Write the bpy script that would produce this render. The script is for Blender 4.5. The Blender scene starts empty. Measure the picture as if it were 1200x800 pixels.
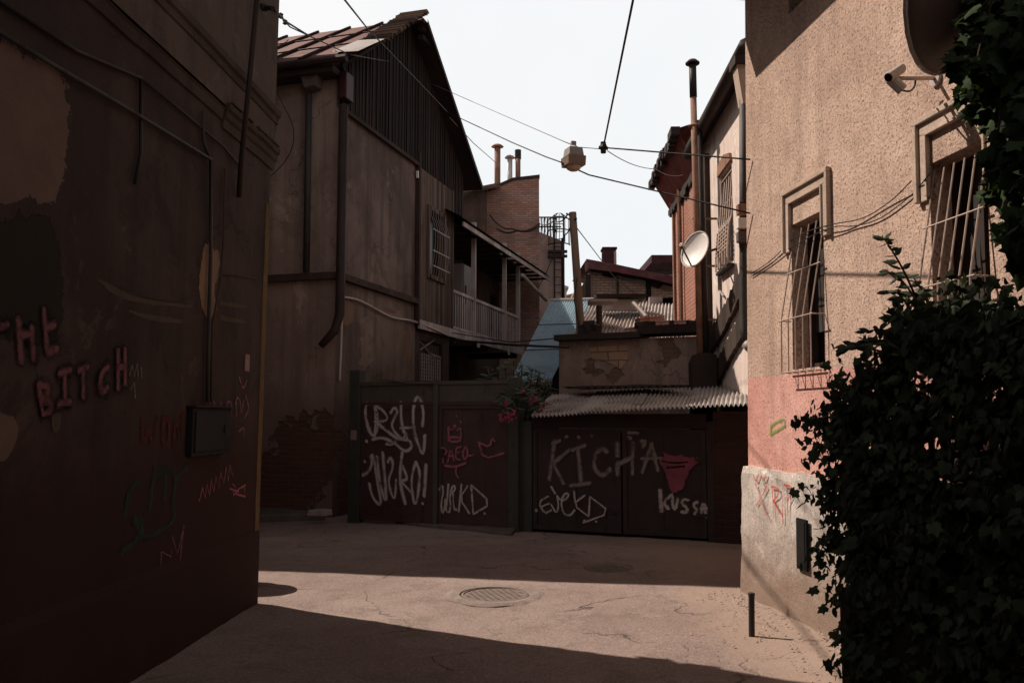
import bpy, bmesh, math, random
from mathutils import Vector, Matrix, noise
random.seed(7)
R = math.radians
sc = bpy.context.scene
col = sc.collection
# ------------------------------------------------------------------ camera
F_PX = 1000.0
PITCH = math.atan(87/1000)
CAM = Vector((0, 0, 1.6))
FWD = Vector((0, math.cos(PITCH), math.sin(PITCH)))
UP = Vector((0, -math.sin(PITCH), math.cos(PITCH)))
def ray(px, py):
    return FWD*F_PX + Vector((1, 0, 0))*(px-600) + UP*(400-py)
def G(px, py, z=0.0):
    d = ray(px, py); t = (z-CAM.z)/d.z
    return CAM+d*t
def W(px, py, Y):
    d = ray(px, py)
    return CAM+d*(Y/d.y)
cd = bpy.data.cameras.new('camera'); cam = bpy.data.objects.new('camera', cd); col.objects.link(cam)
cam.location = CAM; cam.rotation_euler = (R(90)+PITCH, 0, 0)
cd.sensor_width = 36; cd.lens = 30; cd.clip_end = 2000; cd.clip_start = 0.05
sc.camera = cam
sc.view_settings.view_transform = 'Standard'; sc.view_settings.look = 'None'
sc.view_settings.exposure = 0; sc.view_settings.gamma = 1
# ------------------------------------------------------------------ light
EL = R(48)
AZ = .55
S = Vector((-1, AZ, math.hypot(1, AZ)*math.tan(EL)))
sd = bpy.data.lights.new('sun', 'SUN'); so = bpy.data.objects.new('sun', sd); col.objects.link(so)
sd.energy = 5.5; sd.angle = R(.5); sd.color = (1, .86, .74)
so.rotation_euler = S.to_track_quat('Z', 'Y').to_euler()
wd = bpy.data.worlds.new('World'); sc.world = wd; wd.use_nodes = True
nt = wd.node_tree; nt.nodes.clear()
def wn(t, **k):
    n = nt.nodes.new(t)
    for a, b in k.items(): setattr(n, a, b)
    return n
sky = wn('ShaderNodeTexSky', sky_type='NISHITA', sun_disc=False, sun_elevation=EL, sun_rotation=math.atan2(-1, AZ), dust_density=4.0, air_density=1.0)
hs = wn('ShaderNodeHueSaturation'); hs.inputs['Saturation'].default_value = .25
nt.links.new(sky.outputs[0], hs.inputs['Color'])
b1 = wn('ShaderNodeBackground')
warm = wn('ShaderNodeMixRGB', blend_type='MULTIPLY'); warm.inputs[0].default_value = 1; warm.inputs[2].default_value = (1.05, .93, .88, 1)
nt.links.new(hs.outputs[0], warm.inputs[1]); nt.links.new(warm.outputs[0], b1.inputs[0])
# bright white haze low over the far end of the alley
tc = wn('ShaderNodeTexCoord'); sx = wn('ShaderNodeSeparateXYZ'); nt.links.new(tc.outputs['Generated'], sx.inputs[0])
m1 = wn('ShaderNodeMapRange', interpolation_type='SMOOTHSTEP'); m1.inputs[1].default_value = .2; m1.inputs[2].default_value = .6
m2 = wn('ShaderNodeMapRange', interpolation_type='SMOOTHSTEP'); m2.inputs[1].default_value = .45; m2.inputs[2].default_value = .54
m2.inputs[3].default_value = 1; m2.inputs[4].default_value = 0
nt.links.new(sx.outputs[1], m1.inputs[0]); nt.links.new(sx.outputs[2], m2.inputs[0])
mm = wn('ShaderNodeMath', operation='MULTIPLY'); nt.links.new(m1.outputs[0], mm.inputs[0]); nt.links.new(m2.outputs[0], mm.inputs[1])
hz = wn('ShaderNodeBackground'); hz.inputs[0].default_value = (.975, .99, 1.0, 1)
m3 = wn('ShaderNodeMath', operation='MULTIPLY'); m3.inputs[1].default_value = .93
nt.links.new(mm.outputs[0], m3.inputs[0]); nt.links.new(m3.outputs[0], hz.inputs[1])
mxs = wn('ShaderNodeMixShader'); ad = wn('ShaderNodeAddShader'); wo = wn('ShaderNodeOutputWorld')
nt.links.new(mm.outputs[0], mxs.inputs[0]); nt.links.new(b1.outputs[0], mxs.inputs[1])
hz.inputs[1].default_value = .95; nt.links.remove(hz.inputs[1].links[0]); nt.links.new(hz.outputs[0], mxs.inputs[2])
cn = wn('ShaderNodeTexNoise'); cn.inputs['Scale'].default_value = 2.2; cn.inputs['Detail'].default_value = 5; nt.links.new(tc.outputs['Generated'], cn.inputs['Vector'])
cr_ = wn('ShaderNodeMapRange', interpolation_type='SMOOTHSTEP'); cr_.inputs[1].default_value = .35; cr_.inputs[2].default_value = .65
nt.links.new(cn.outputs['Fac'], cr_.inputs[0]); cm = wn('ShaderNodeMixRGB'); cm.inputs[1].default_value = (.935, .97, .99, 1); cm.inputs[2].default_value = (1.01, 1.01, 1.01, 1)
nt.links.new(cr_.outputs[0], cm.inputs[0]); nt.links.new(cm.outputs[0], hz.inputs[0])
# the sky behind the photographer is the paler side; the zenith is darker
back = wn('ShaderNodeMapRange', interpolation_type='SMOOTHSTEP'); back.inputs[1].default_value = .1; back.inputs[2].default_value = -.6; back.inputs[3].default_value = .010; back.inputs[4].default_value = .22
nt.links.new(sx.outputs[1], back.inputs[0]); nt.links.new(back.outputs[0], b1.inputs[1])
nt.links.new(mxs.outputs[0], wo.inputs[0])

# ------------------------------------------------------------------ materials
class NT:
    def __init__(s, name):
        s.m = bpy.data.materials.new(name); s.m.use_nodes = True
        s.t = s.m.node_tree; s.b = s.t.nodes['Principled BSDF']; s.out = s.t.nodes['Material Output']
        s.b.inputs['Specular IOR Level'].default_value = .25
        s.co = s.n('ShaderNodeTexCoord').outputs['Object']
    def n(s, typ, **k):
        x = s.t.nodes.new(typ)
        for a, b in k.items(): setattr(x, a, b)
        return x
    def l(s, a, b): s.t.links.new(a, b)
    def mapv(s, sc=(1, 1, 1), loc=(0, 0, 0), rot=(0, 0, 0), src=None):
        x = s.n('ShaderNodeMapping'); x.inputs['Scale'].default_value = sc; x.inputs['Location'].default_value = loc; x.inputs['Rotation'].default_value = rot
        s.l(src or s.co, x.inputs[0]); return x.outputs[0]
    def noise(s, scale, detail=6, rough=.6, vec=None, dist=0):
        x = s.n('ShaderNodeTexNoise'); x.inputs['Scale'].default_value = scale; x.inputs['Detail'].default_value = detail
        x.inputs['Roughness'].default_value = rough; x.inputs['Distortion'].default_value = dist
        s.l(vec or s.co, x.inputs['Vector']); return x.outputs['Fac']
    def ramp(s, f, a, b, lo=0, hi=1):
        x = s.n('ShaderNodeMapRange', interpolation_type='SMOOTHSTEP')
        x.inputs[1].default_value = a; x.inputs[2].default_value = b; x.inputs[3].default_value = lo; x.inputs[4].default_value = hi
        s.l(f, x.inputs[0]); return x.outputs[0]
    def math(s, op, a, b):
        x = s.n('ShaderNodeMath', operation=op)
        for i, v in enumerate((a, b)):
            if isinstance(v, (int, float)): x.inputs[i].default_value = v
            else: s.l(v, x.inputs[i])
        return x.outputs[0]
    def mix(s, f, a, b, mode='MIX'):
        x = s.n('ShaderNodeMixRGB', blend_type=mode)
        for i, v in enumerate((f, a, b)):
            if isinstance(v, (int, float)): x.inputs[i].default_value = v
            elif isinstance(v, tuple): x.inputs[i].default_value = (*v[:3], 1)
            else: s.l(v, x.inputs[i])
        return x.outputs[0]
    def sep(s, src=None):
        x = s.n('ShaderNodeSeparateXYZ'); s.l(src or s.co, x.inputs[0]); return x.outputs
    def bump(s, h, strength=.4, dist=.01, prev=None):
        x = s.n('ShaderNodeBump'); x.inputs['Strength'].default_value = strength; x.inputs['Distance'].default_value = dist
        s.l(h, x.inputs['Height'])
        if prev: s.l(prev, x.inputs['Normal'])
        return x.outputs[0]
    def fin(s, c, rough=.9, nrm=None, metal=0, alpha=None):
        if isinstance(c, tuple): s.b.inputs['Base Color'].default_value = (*c, 1)
        else: s.l(c, s.b.inputs['Base Color'])
        if isinstance(rough, (int, float)): s.b.inputs['Roughness'].default_value = rough
        else: s.l(rough, s.b.inputs['Roughness'])
        s.b.inputs['Metallic'].default_value = metal
        if nrm: s.l(nrm, s.b.inputs['Normal'])
        if alpha is not None: s.l(alpha, s.b.inputs['Alpha'])
        return s.m
    def brick(s, c1, c2, mortar, bw=.25, bh=.075, ms=.012, vec=None):
        o = s.sep()
        cx = s.n('ShaderNodeCombineXYZ'); s.l(s.math('ADD', o[0], o[1]), cx.inputs[0]); s.l(o[2], cx.inputs[1])
        wob = s.n('ShaderNodeVectorMath', operation='ADD'); s.l(cx.outputs[0], wob.inputs[0])
        nn = s.n('ShaderNodeTexNoise'); nn.inputs['Scale'].default_value = 5; s.l(s.co, nn.inputs['Vector'])
        sc_ = s.n('ShaderNodeVectorMath', operation='SCALE'); s.l(nn.outputs['Color'], sc_.inputs[0]); sc_.inputs['Scale'].default_value = .035
        s.l(sc_.outputs[0], wob.inputs[1])
        x = s.n('ShaderNodeTexBrick'); x.inputs['Scale'].default_value = 1
        x.inputs['Color1'].default_value = (*c1, 1); x.inputs['Color2'].default_value = (*c2, 1); x.inputs['Mortar'].default_value = (*mortar, 1)
        x.inputs['Brick Width'].default_value = bw; x.inputs['Row Height'].default_value = bh; x.inputs['Mortar Size'].default_value = ms
        x.inputs['Mortar Smooth'].default_value = .4
        s.l(wob.outputs[0], x.inputs['Vector'])
        return x.outputs['Color'], x.outputs['Fac']
def sc3(c, k): return tuple(min(1, v*k) for v in c)

def stucco(name, c1, c2, big=.7, speck=.35, speck_s=70, streak=.4, bump=.35, bdist=.008, peel=None, low=None, rough=.92, crack=True, pits=0):
    """plaster: two tones in large clouds, run-down streaks, fine grit, hair cracks, optional peel to brick"""
    k = NT(name)
    f = k.ramp(k.noise(big, 8, .65, dist=.6), .35, .68)
    c = k.mix(f, c1, c2)
    st = k.ramp(k.noise(1, 5, .6, vec=k.mapv((5, 5, .35))), .42, .72)
    c = k.mix(k.math('MULTIPLY', st, streak), c, sc3(c1, .45))
    lt = k.ramp(k.noise(1, 6, .65, vec=k.mapv((3.1, 3.1, .8), (7, 3, 1))), .56, .74)
    c = k.mix(k.math('MULTIPLY', lt, streak*.6), c, sc3(c2, 1.5))
    bl = k.ramp(k.noise(big*4.5, 8, .72, vec=k.mapv(loc=(2, 8, 5)), dist=.8), .53, .60)
    c = k.mix(k.math('MULTIPLY', bl, .4 if crack else .22), c, sc3(c1, .62))
    bl2 = k.ramp(k.noise(big*3, 8, .7, vec=k.mapv(loc=(6, 1, 4)), dist=.5), .60, .64)
    c = k.mix(k.math('MULTIPLY', bl2, .45 if crack else .2), c, sc3(c2, 1.4))
    g = k.noise(speck_s, 4, .7)
    c = k.mix(k.math('MULTIPLY', k.ramp(g, .5, .68), speck), c, sc3(c1, .3))
    c = k.mix(k.math('MULTIPLY', k.ramp(k.noise(speck_s*.8, 3, .6, vec=k.mapv(loc=(9, 4, 2))), .56, .7), speck*.7), c, sc3(c2, 1.5))
    if pits:
        pt = k.ramp(k.noise(pits, 3, .8, vec=k.mapv((1, 1, 1.0), (13, 5, 8))), .56, .63)
        c = k.mix(k.math('MULTIPLY', pt, .75), c, sc3(c1, .28))
        mo_ = k.ramp(k.noise(5, 5, .7), .35, .7); c = k.mix(k.math('MULTIPLY', mo_, .36), c, sc3(c1, .55))
        g = k.math('SUBTRACT', g, k.math('MULTIPLY', pt, .5))
    h = g
    if crack:
        v = k.n('ShaderNodeTexVoronoi', feature='DISTANCE_TO_EDGE'); v.inputs['Scale'].default_value = .55
        d = k.n('ShaderNodeVectorMath', operation='ADD'); nn = k.n('ShaderNodeTexNoise'); nn.inputs['Scale'].default_value = 2.2; nn.inputs['Detail'].default_value = 6
        k.l(k.co, nn.inputs['Vector']); k.l(k.co, d.inputs[0]); k.l(nn.outputs['Color'], d.inputs[1]); k.l(d.outputs[0], v.inputs['Vector'])
        cr = k.ramp(v.outputs['Distance'], .0, .012, 1, 0)
        cr = k.math('MULTIPLY', cr, k.ramp(k.noise(.9, 3), .45, .6))
        c = k.mix(k.math('MULTIPLY', cr, .6), c, sc3(c1, .25))
    z = k.sep()[2]
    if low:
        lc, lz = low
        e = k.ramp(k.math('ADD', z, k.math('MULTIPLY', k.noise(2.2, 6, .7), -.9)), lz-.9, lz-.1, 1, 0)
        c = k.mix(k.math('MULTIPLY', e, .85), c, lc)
    nrm = None
    if peel:
        thr, zmax, bc1, bc2, mo = peel
        bc, bf = k.brick(bc1, bc2, mo)
        pz = k.ramp(z, zmax*.45, zmax, .0, .3)
        p = k.ramp(k.math('SUBTRACT', k.noise(.8, 7, .62, vec=k.mapv(loc=(3.3, 1.7, .4))), pz), thr, thr+.015)
        c = k.mix(p, c, bc)
        h2 = k.math('SUBTRACT', k.math('MULTIPLY', p, -1.0), k.math('MULTIPLY', k.math('MULTIPLY', bf, p), .6))
        nrm = k.bump(h2, .8, .03)
    nrm = k.bump(h, bump, bdist, nrm)
    return k.fin(c, rough, nrm)

def paint(name, c, c2=None, rough=.6, rust=.3, rustc=(.06, .03, .02), scale=3, metal=0, bump=.15):
    k = NT(name); c2 = c2 or sc3(c, .6)
    x = k.mix(k.ramp(k.noise(scale, 7, .65), .35, .7), c, c2)
    r = k.ramp(k.noise(scale*2.3, 8, .7, vec=k.mapv((1, 1, .4), (2, 5, 1))), .55, .68)
    x = k.mix(k.math('MULTIPLY', r, rust), x, rustc)
    n = k.noise(scale*25, 4, .7)
    x = k.mix(k.math('MULTIPLY', k.ramp(n, .5, .7), .25), x, sc3(c, .4))
    nb = k.bump(k.noise(1.6, 3, .5, vec=k.mapv(loc=(4, 4, 4))), .5, .05)
    return k.fin(x, k.ramp(r, 0, 1, rough, .95), k.bump(n, bump, .004, nb), metal)

def wood(name, c1, c2, board=.12, axis=0, vert=True, gap=True, rough=.85):
    """weathered boards; axis = the local axis across the boards"""
    k = NT(name); o = k.sep()
    u = o[axis]
    b = k.math('DIVIDE', u, board); fl = k.math('FLOOR', b, 0); fr = k.math('FRACT', b, 0)
    wn_ = k.n('ShaderNodeTexWhiteNoise', noise_dimensions='1D'); k.l(fl, wn_.inputs['W'])
    scl = [22, 22, 22]
    if vert: scl[2] = 1.0
    else: scl[0] = scl[1] = 1.0; scl[2] = 22
    gr = k.noise(1, 7, .65, vec=k.mapv(tuple(scl)), dist=.3)
    c = k.mix(k.ramp(gr, .3, .72), c1, c2)
    c = k.mix(.75, c, k.mix(wn_.outputs[0], sc3(c1, .7), sc3(c2, 1.0)), 'MIX')
    c = k.mix(k.math('MULTIPLY', k.ramp(gr, .5, .62), .5), c, sc3(c1, .45))
    c = k.mix(k.math('MULTIPLY', k.ramp(k.noise(1.4, 5), .5, .7), .5), c, sc3(c1, .5))
    n = k.bump(gr, .4, .006)
    if gap:
        e = k.math('MINIMUM', fr, k.math('SUBTRACT', 1, fr))
        gp = k.ramp(e, .02, .07, 1, 0)
        c = k.mix(gp, c, sc3(c1, .12)); n = k.bump(gp, .8, -.012, n)
    return k.fin(c, rough, n)

def metal_sheet(name, c1, c2, rustc=(.09, .04, .025), rust=.4, rough=.5, axis_scale=(1, 1, 1)):
    k = NT(name)
    x = k.mix(k.ramp(k.noise(1.2, 7, .65), .35, .7), c1, c2)
    r = k.ramp(k.noise(2.6, 8, .7, vec=k.mapv(axis_scale)), .5, .66)
    x = k.mix(k.math('MULTIPLY', r, rust), x, rustc)
    n = k.noise(40, 4, .7)
    x = k.mix(k.math('MULTIPLY', k.ramp(n, .5, .7), .3), x, sc3(c1, .5))
    return k.fin(x, k.ramp(r, 0, 1, rough, .9), k.bump(n, .1, .004), .25)

def brickmat(name, c1, c2, mo, bw=.25, bh=.075, stain=.5, ms=.012):
    k = NT(name); bc, bf = k.brick(c1, c2, mo, bw, bh, ms)
    c = k.mix(k.math('MULTIPLY', k.ramp(k.noise(1.1, 7, .65), .4, .7), stain), bc, sc3(c1, .35))
    c = k.mix(k.math('MULTIPLY', k.ramp(k.noise(30, 4, .7), .5, .7), .35), c, sc3(c1, .4))
    n = k.bump(k.math('MULTIPLY', bf, -1), .8, .012); n = k.bump(k.noise(45, 4), .3, .006, n)
    return k.fin(c, .93, n)

def spray(name, c, strength=.8):
    """thin sprayed / brushed paint: fades at the stroke edge, worn"""
    k = NT(name)
    a = k.n('ShaderNodeAttribute', attribute_name='edge').outputs['Fac']
    e = k.ramp(k.math('ADD', a, k.math('MULTIPLY', k.math('SUBTRACT', k.noise(60, 5, .75), .5), 1.0)), .10, .62)
    w = k.ramp(k.noise(7, 6, .7), .3, .55, .35, 1)
    al = k.math('MULTIPLY', k.math('MULTIPLY', e, w), strength)
    return k.fin(c, .85, None, 0, al)

def patchmat(name, c1, c2):
    """a patch of paint or bare plaster with a ragged edge"""
    k = NT(name)
    a = k.n('ShaderNodeAttribute', attribute_name='edge').outputs['Fac']
    e = k.ramp(k.math('ADD', a, k.math('MULTIPLY', k.math('SUBTRACT', k.noise(7, 9, .72), .5), 1.1)), .14, .18)
    g = k.noise(60, 4, .7)
    c = k.mix(k.ramp(k.noise(3, 6), .35, .65), c1, c2); c = k.mix(k.math('MULTIPLY', k.ramp(g, .5, .7), .3), c, sc3(c1, .5))
    return k.fin(c, .92, k.bump(g, .3, .006), 0, e)

M = {}
BR1, BR2, MO = (.10, .036, .024), (.065, .028, .02), (.07, .06, .05)
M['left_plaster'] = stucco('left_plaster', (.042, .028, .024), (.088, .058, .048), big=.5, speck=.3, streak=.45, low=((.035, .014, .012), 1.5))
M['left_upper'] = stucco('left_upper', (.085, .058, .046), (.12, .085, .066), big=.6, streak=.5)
M['left_trim'] = stucco('left_trim', (.055, .038, .03), (.09, .062, .048), big=1.2, streak=.5, crack=False)
M['left_plinth'] = stucco('left_plinth', (.036, .020, .017), (.058, .034, .028), big=1.5, streak=.5)
M['corner_paint'] = stucco('corner_paint', (.13, .085, .038), (.18, .115, .05), big=1.5, streak=.4, crack=False)
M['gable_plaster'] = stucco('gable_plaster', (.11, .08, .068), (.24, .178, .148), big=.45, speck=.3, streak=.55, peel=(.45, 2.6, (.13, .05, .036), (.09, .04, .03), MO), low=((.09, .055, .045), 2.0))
M['gable_front'] = stucco('gable_front', (.30, .215, .175), (.44, .33, .275), big=.45, speck=.3, streak=.55, peel=(.42, 2.8, (.17, .065, .045), (.12, .055, .04), (.12, .1, .085)), low=((.20, .14, .115), 2.0))  # house plaster lightened on the front face to offset its blocked sky light
M['gable_dark'] = stucco('gable_dark', (.06, .04, .032), (.09, .06, .048), big=.8, streak=.5)
M['right_stucco'] = stucco('right_stucco', (.56, .385, .30), (.74, .54, .435), big=.6, speck=.62, speck_s=50, streak=.42, bump=.9, bdist=.014, crack=False, pits=42)
M['pink_band'] = stucco('pink_band', (.68, .34, .285), (.80, .46, .39), big=.9, speck=.45, speck_s=62, streak=.2, bump=.8, bdist=.014, crack=False, pits=42)
M['plinth'] = stucco('plinth', (.46, .40, .36), (.66, .60, .54), big=1.6, speck=.55, speck_s=45, streak=.45, bump=.7, bdist=.012, low=((.20, .13, .09), .55))
M['trim'] = stucco('trim', (.46, .35, .275), (.56, .44, .355), big=1.5, speck=.4, speck_s=70, streak=.2, bump=.6, crack=False)
M['bg_pink'] = stucco('bg_pink', (.66, .54, .48), (.76, .64, .575), big=.7, speck=.25, speck_s=50, streak=.4)
M['tower'] = stucco('tower', (.42, .31, .26), (.48, .36, .31), big=.5, streak=.3)
M['far_plaster'] = stucco('far_plaster', (.42, .33, .28), (.5, .4, .34), big=.5, streak=.3)
M['court_plaster'] = stucco('court_plaster', (.23, .16, .128), (.35, .25, .20), big=.8, streak=.5, peel=(.53, 6, (.19, .11, .07), (.14, .085, .06), (.16, .13, .1)))
M['brick_red'] = brickmat('brick_red', (.42, .15, .095), (.30, .12, .085), (.36, .28, .22), stain=.35)
M['brick_tower'] = brickmat('brick_tower', (.50, .29, .225), (.34, .17, .13), (.24, .18, .145), bw=.23, bh=.072, stain=.6, ms=.016)
M['brick_brown'] = brickmat('brick_brown', (.36, .245, .185), (.26, .175, .135), (.13, .10, .08), bw=.24, bh=.08, stain=.4)
M['brick_dark'] = brickmat('brick_dark', (.075, .032, .026), (.05, .025, .02), (.05, .042, .036), stain=.6)
M['brick_patch'] = brickmat('brick_patch', (.45, .29, .19), (.34, .22, .145), (.16, .12, .09), bw=.36, bh=.15, stain=.4)
M['siding'] = wood('siding', (.022, .016, .013), (.045, .031, .025), .14, 0)
M['annex_wood'] = wood('annex_wood', (.045, .028, .02), (.24, .165, .12), .085, 0)
M['beam'] = wood('beam', (.035, .022, .017), (.07, .045, .034), .3, 0, gap=False)
M['rail_wood'] = wood('rail_wood', (.50, .43, .395), (.64, .57, .53), .5, 0, gap=False)
M['pole_wood'] = wood('pole_wood', (.20, .13, .088), (.34, .235, .165), .5, 0, gap=False)
M['lath'] = wood('lath', (.07, .045, .035), (.13, .09, .072), .08, 0)
M['roof_red'] = metal_sheet('roof_red', (.20, .095, .085), (.15, .075, .065), rust=.4)
M['roof_maroon'] = metal_sheet('roof_maroon', (.055, .012, .016), (.04, .010, .013), rust=.15)
M['roof_redsheet'] = metal_sheet('roof_redsheet', (.34, .075, .05), (.25, .06, .042), rust=.4)
M['tin'] = metal_sheet('tin', (.50, .47, .45), (.24, .21, .195), rust=.75, rough=.55, rustc=(.10, .06, .045))
M['tin_worn'] = metal_sheet('tin_worn', (.46, .40, .37), (.32, .26, .225), rust=.5, rough=.7)
M['tin_bright'] = metal_sheet('tin_bright', (.6, .57, .55), (.45, .42, .4), rust=.2, rough=.45)
M['tin_blue'] = metal_sheet('tin_blue', (.44, .58, .64), (.35, .48, .545), rust=.12, rough=.5)
M['tin_dark'] = metal_sheet('tin_dark', (.03, .022, .02), (.05, .035, .03), rust=.4, rough=.7)
M['gate_paint'] = paint('gate_paint', (.055, .032, .029), (.075, .043, .038), .6, .5, (.02, .012, .01), 2)
M['gate_green'] = paint('gate_green', (.068, .064, .054), (.085, .072, .06), .65, .5, (.045, .025, .018), 2.5)
M['gate_post'] = paint('gate_post', (.042, .048, .04), (.058, .055, .046), .6, .4, (.04, .02, .015), 3)
M['garage_paint'] = paint('garage_paint', (.034, .024, .022), (.048, .034, .031), .65, .5, (.017, .012, .011), 2)
M['dark_panel'] = paint('dark_panel', (.012, .011, .012), (.018, .016, .016), .6, .3)
M['pipe_brown'] = paint('pipe_brown', (.03, .019, .016), (.045, .028, .023), .6, .3)
M['pipe_rust'] = paint('pipe_rust', (.30, .165, .11), (.19, .10, .07), .8, .4, (.07, .03, .02), 4)
M['pipe_grey'] = paint('pipe_grey', (.055, .05, .045), (.04, .036, .033), .6, .3)
M['pipe_white'] = paint('pipe_white', (.55, .48, .43), (.45, .38, .33), .5, .2)
M['iron'] = paint('iron', (.025, .02, .019), (.04, .03, .026), .6, .4)
M['bar_cream'] = paint('bar_cream', (.48, .38, .32), (.38, .28, .23), .55, .3, (.15, .07, .04), 9)
M['bar_grey'] = paint('bar_grey', (.34, .30, .28), (.25, .22, .2), .5, .3)
M['wire'] = paint('wire', (.02, .018, .018), (.03, .028, .027), .6, 0)
M['wire_thin'] = paint('wire_thin', (.16, .15, .15), (.2, .19, .19), .6, 0)
M['dish_white'] = paint('dish_white', (.78, .74, .71), (.70, .66, .63), .45, .1)
M['dish_brown'] = paint('dish_brown', (.14, .105, .09), (.12, .09, .08), .5, .2)
M['rim'] = paint('rim', (.5, .45, .4), (.42, .38, .34), .5, .2)
M['plastic'] = paint('plastic', (.5, .43, .38), (.42, .36, .32), .45, .1)
M['lamp_grey'] = paint('lamp_grey', (.30, .285, .285), (.36, .34, .335), .5, .3)
M['lamp_brown'] = paint('lamp_brown', (.20, .15, .11), (.25, .19, .145), .4, .3)
M['concrete'] = stucco('concrete', (.10, .085, .075), (.15, .125, .11), big=3, speck=.4, speck_s=60, streak=.2, crack=False)
M['concrete_ring'] = stucco('concrete_ring', (.21, .165, .145), (.29, .235, .205), big=3, speck=.5, speck_s=60, streak=.1, crack=False)
M['cover_iron'] = paint('cover_iron', (.175, .138, .12), (.215, .17, .15), .7, .5, (.07, .05, .04), 6)
M['white_block'] = stucco('white_block', (.3, .26, .24), (.4, .35, .32), big=3, crack=False)
M['cabinet'] = paint('cabinet', (.24, .21, .195), (.20, .175, .16), .5, .2)
M['curtain'] = paint('curtain', (.03, .026, .024), (.05, .042, .038), .9, .1)
M['paper'] = paint('paper', (.32, .22, .2), (.25, .16, .15), .8, .3)
def flatglass(name, c):
    k = NT(name); n = k.noise(4, 3)
    return k.fin(k.mix(n, c, sc3(c, 1.6)), .18, None)
M['glass'] = flatglass('glass', (.012, .010, .010))
M['dark'] = paint('dark', (.006, .005, .005), (.010, .008, .008), .95, 0)
M['lens'] = flatglass('lens', (.34, .26, .17))
M['bare_plaster'] = patchmat('bare_plaster', (.165, .108, .085), (.125, .082, .065))
M['bare_ochre'] = patchmat('bare_ochre', (.30, .195, .125), (.22, .145, .095))
M['pale_scar'] = patchmat('pale_scar', (.10, .07, .055), (.075, .05, .04))
M['dark_stain'] = patchmat('dark_stain', (.022, .018, .012), (.028, .02, .014))
M['tan_scar'] = patchmat('tan_scar', (.22, .145, .10), (.17, .11, .078))
M['spray_white'] = spray('spray_white', (.50, .44, .41), .9)
M['spray_dim'] = spray('spray_dim', (.26, .22, .20), .8)
M['spray_pink'] = spray('spray_pink', (.34, .12, .14), .9)
M['spray_rose'] = spray('spray_rose', (.21, .085, .09), .85)
M['spray_black'] = spray('spray_black', (.010, .008, .008), .9)
M['spray_green'] = spray('spray_green', (.028, .065, .05), .6)
M['spray_darkred'] = spray('spray_darkred', (.10, .022, .02), .85)
M['spray_red'] = spray('spray_red', (.50, .06, .05), .85)
M['spray_lime'] = spray('spray_lime', (.22, .30, .07), .8)
M['spray_violet'] = spray('spray_violet', (.24, .11, .13), .85)
def leafmat(name, c1, c2, trans=.12):
    k = NT(name)
    w = k.n('ShaderNodeAttribute', attribute_name='tint').outputs['Fac']
    c = k.mix(w, c1, c2)
    k.fin(c, .75); k.b.inputs['Specular IOR Level'].default_value = .08
    t = k.n('ShaderNodeBsdfTranslucent'); k.l(k.mix(.5, c, (.10, .16, .02)), t.inputs[0])
    mx = k.n('ShaderNodeMixShader'); mx.inputs[0].default_value = trans
    k.l(k.b.outputs[0], mx.inputs[1]); k.l(t.outputs[0], mx.inputs[2]); k.l(mx.outputs[0], k.out.inputs[0])
    return k.m
M['ivy_leaf'] = leafmat('ivy_leaf', (.026, .033, .022), (.085, .105, .062), .05)
M['vine_leaf'] = leafmat('vine_leaf', (.018, .026, .014), (.055, .085, .04), .10)
M['oleander_leaf'] = leafmat('oleander_leaf', (.05, .068, .048), (.12, .145, .105), .1)
M['petal'] = paint('petal', (.36, .05, .10), (.27, .035, .075), .7, 0)
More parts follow.
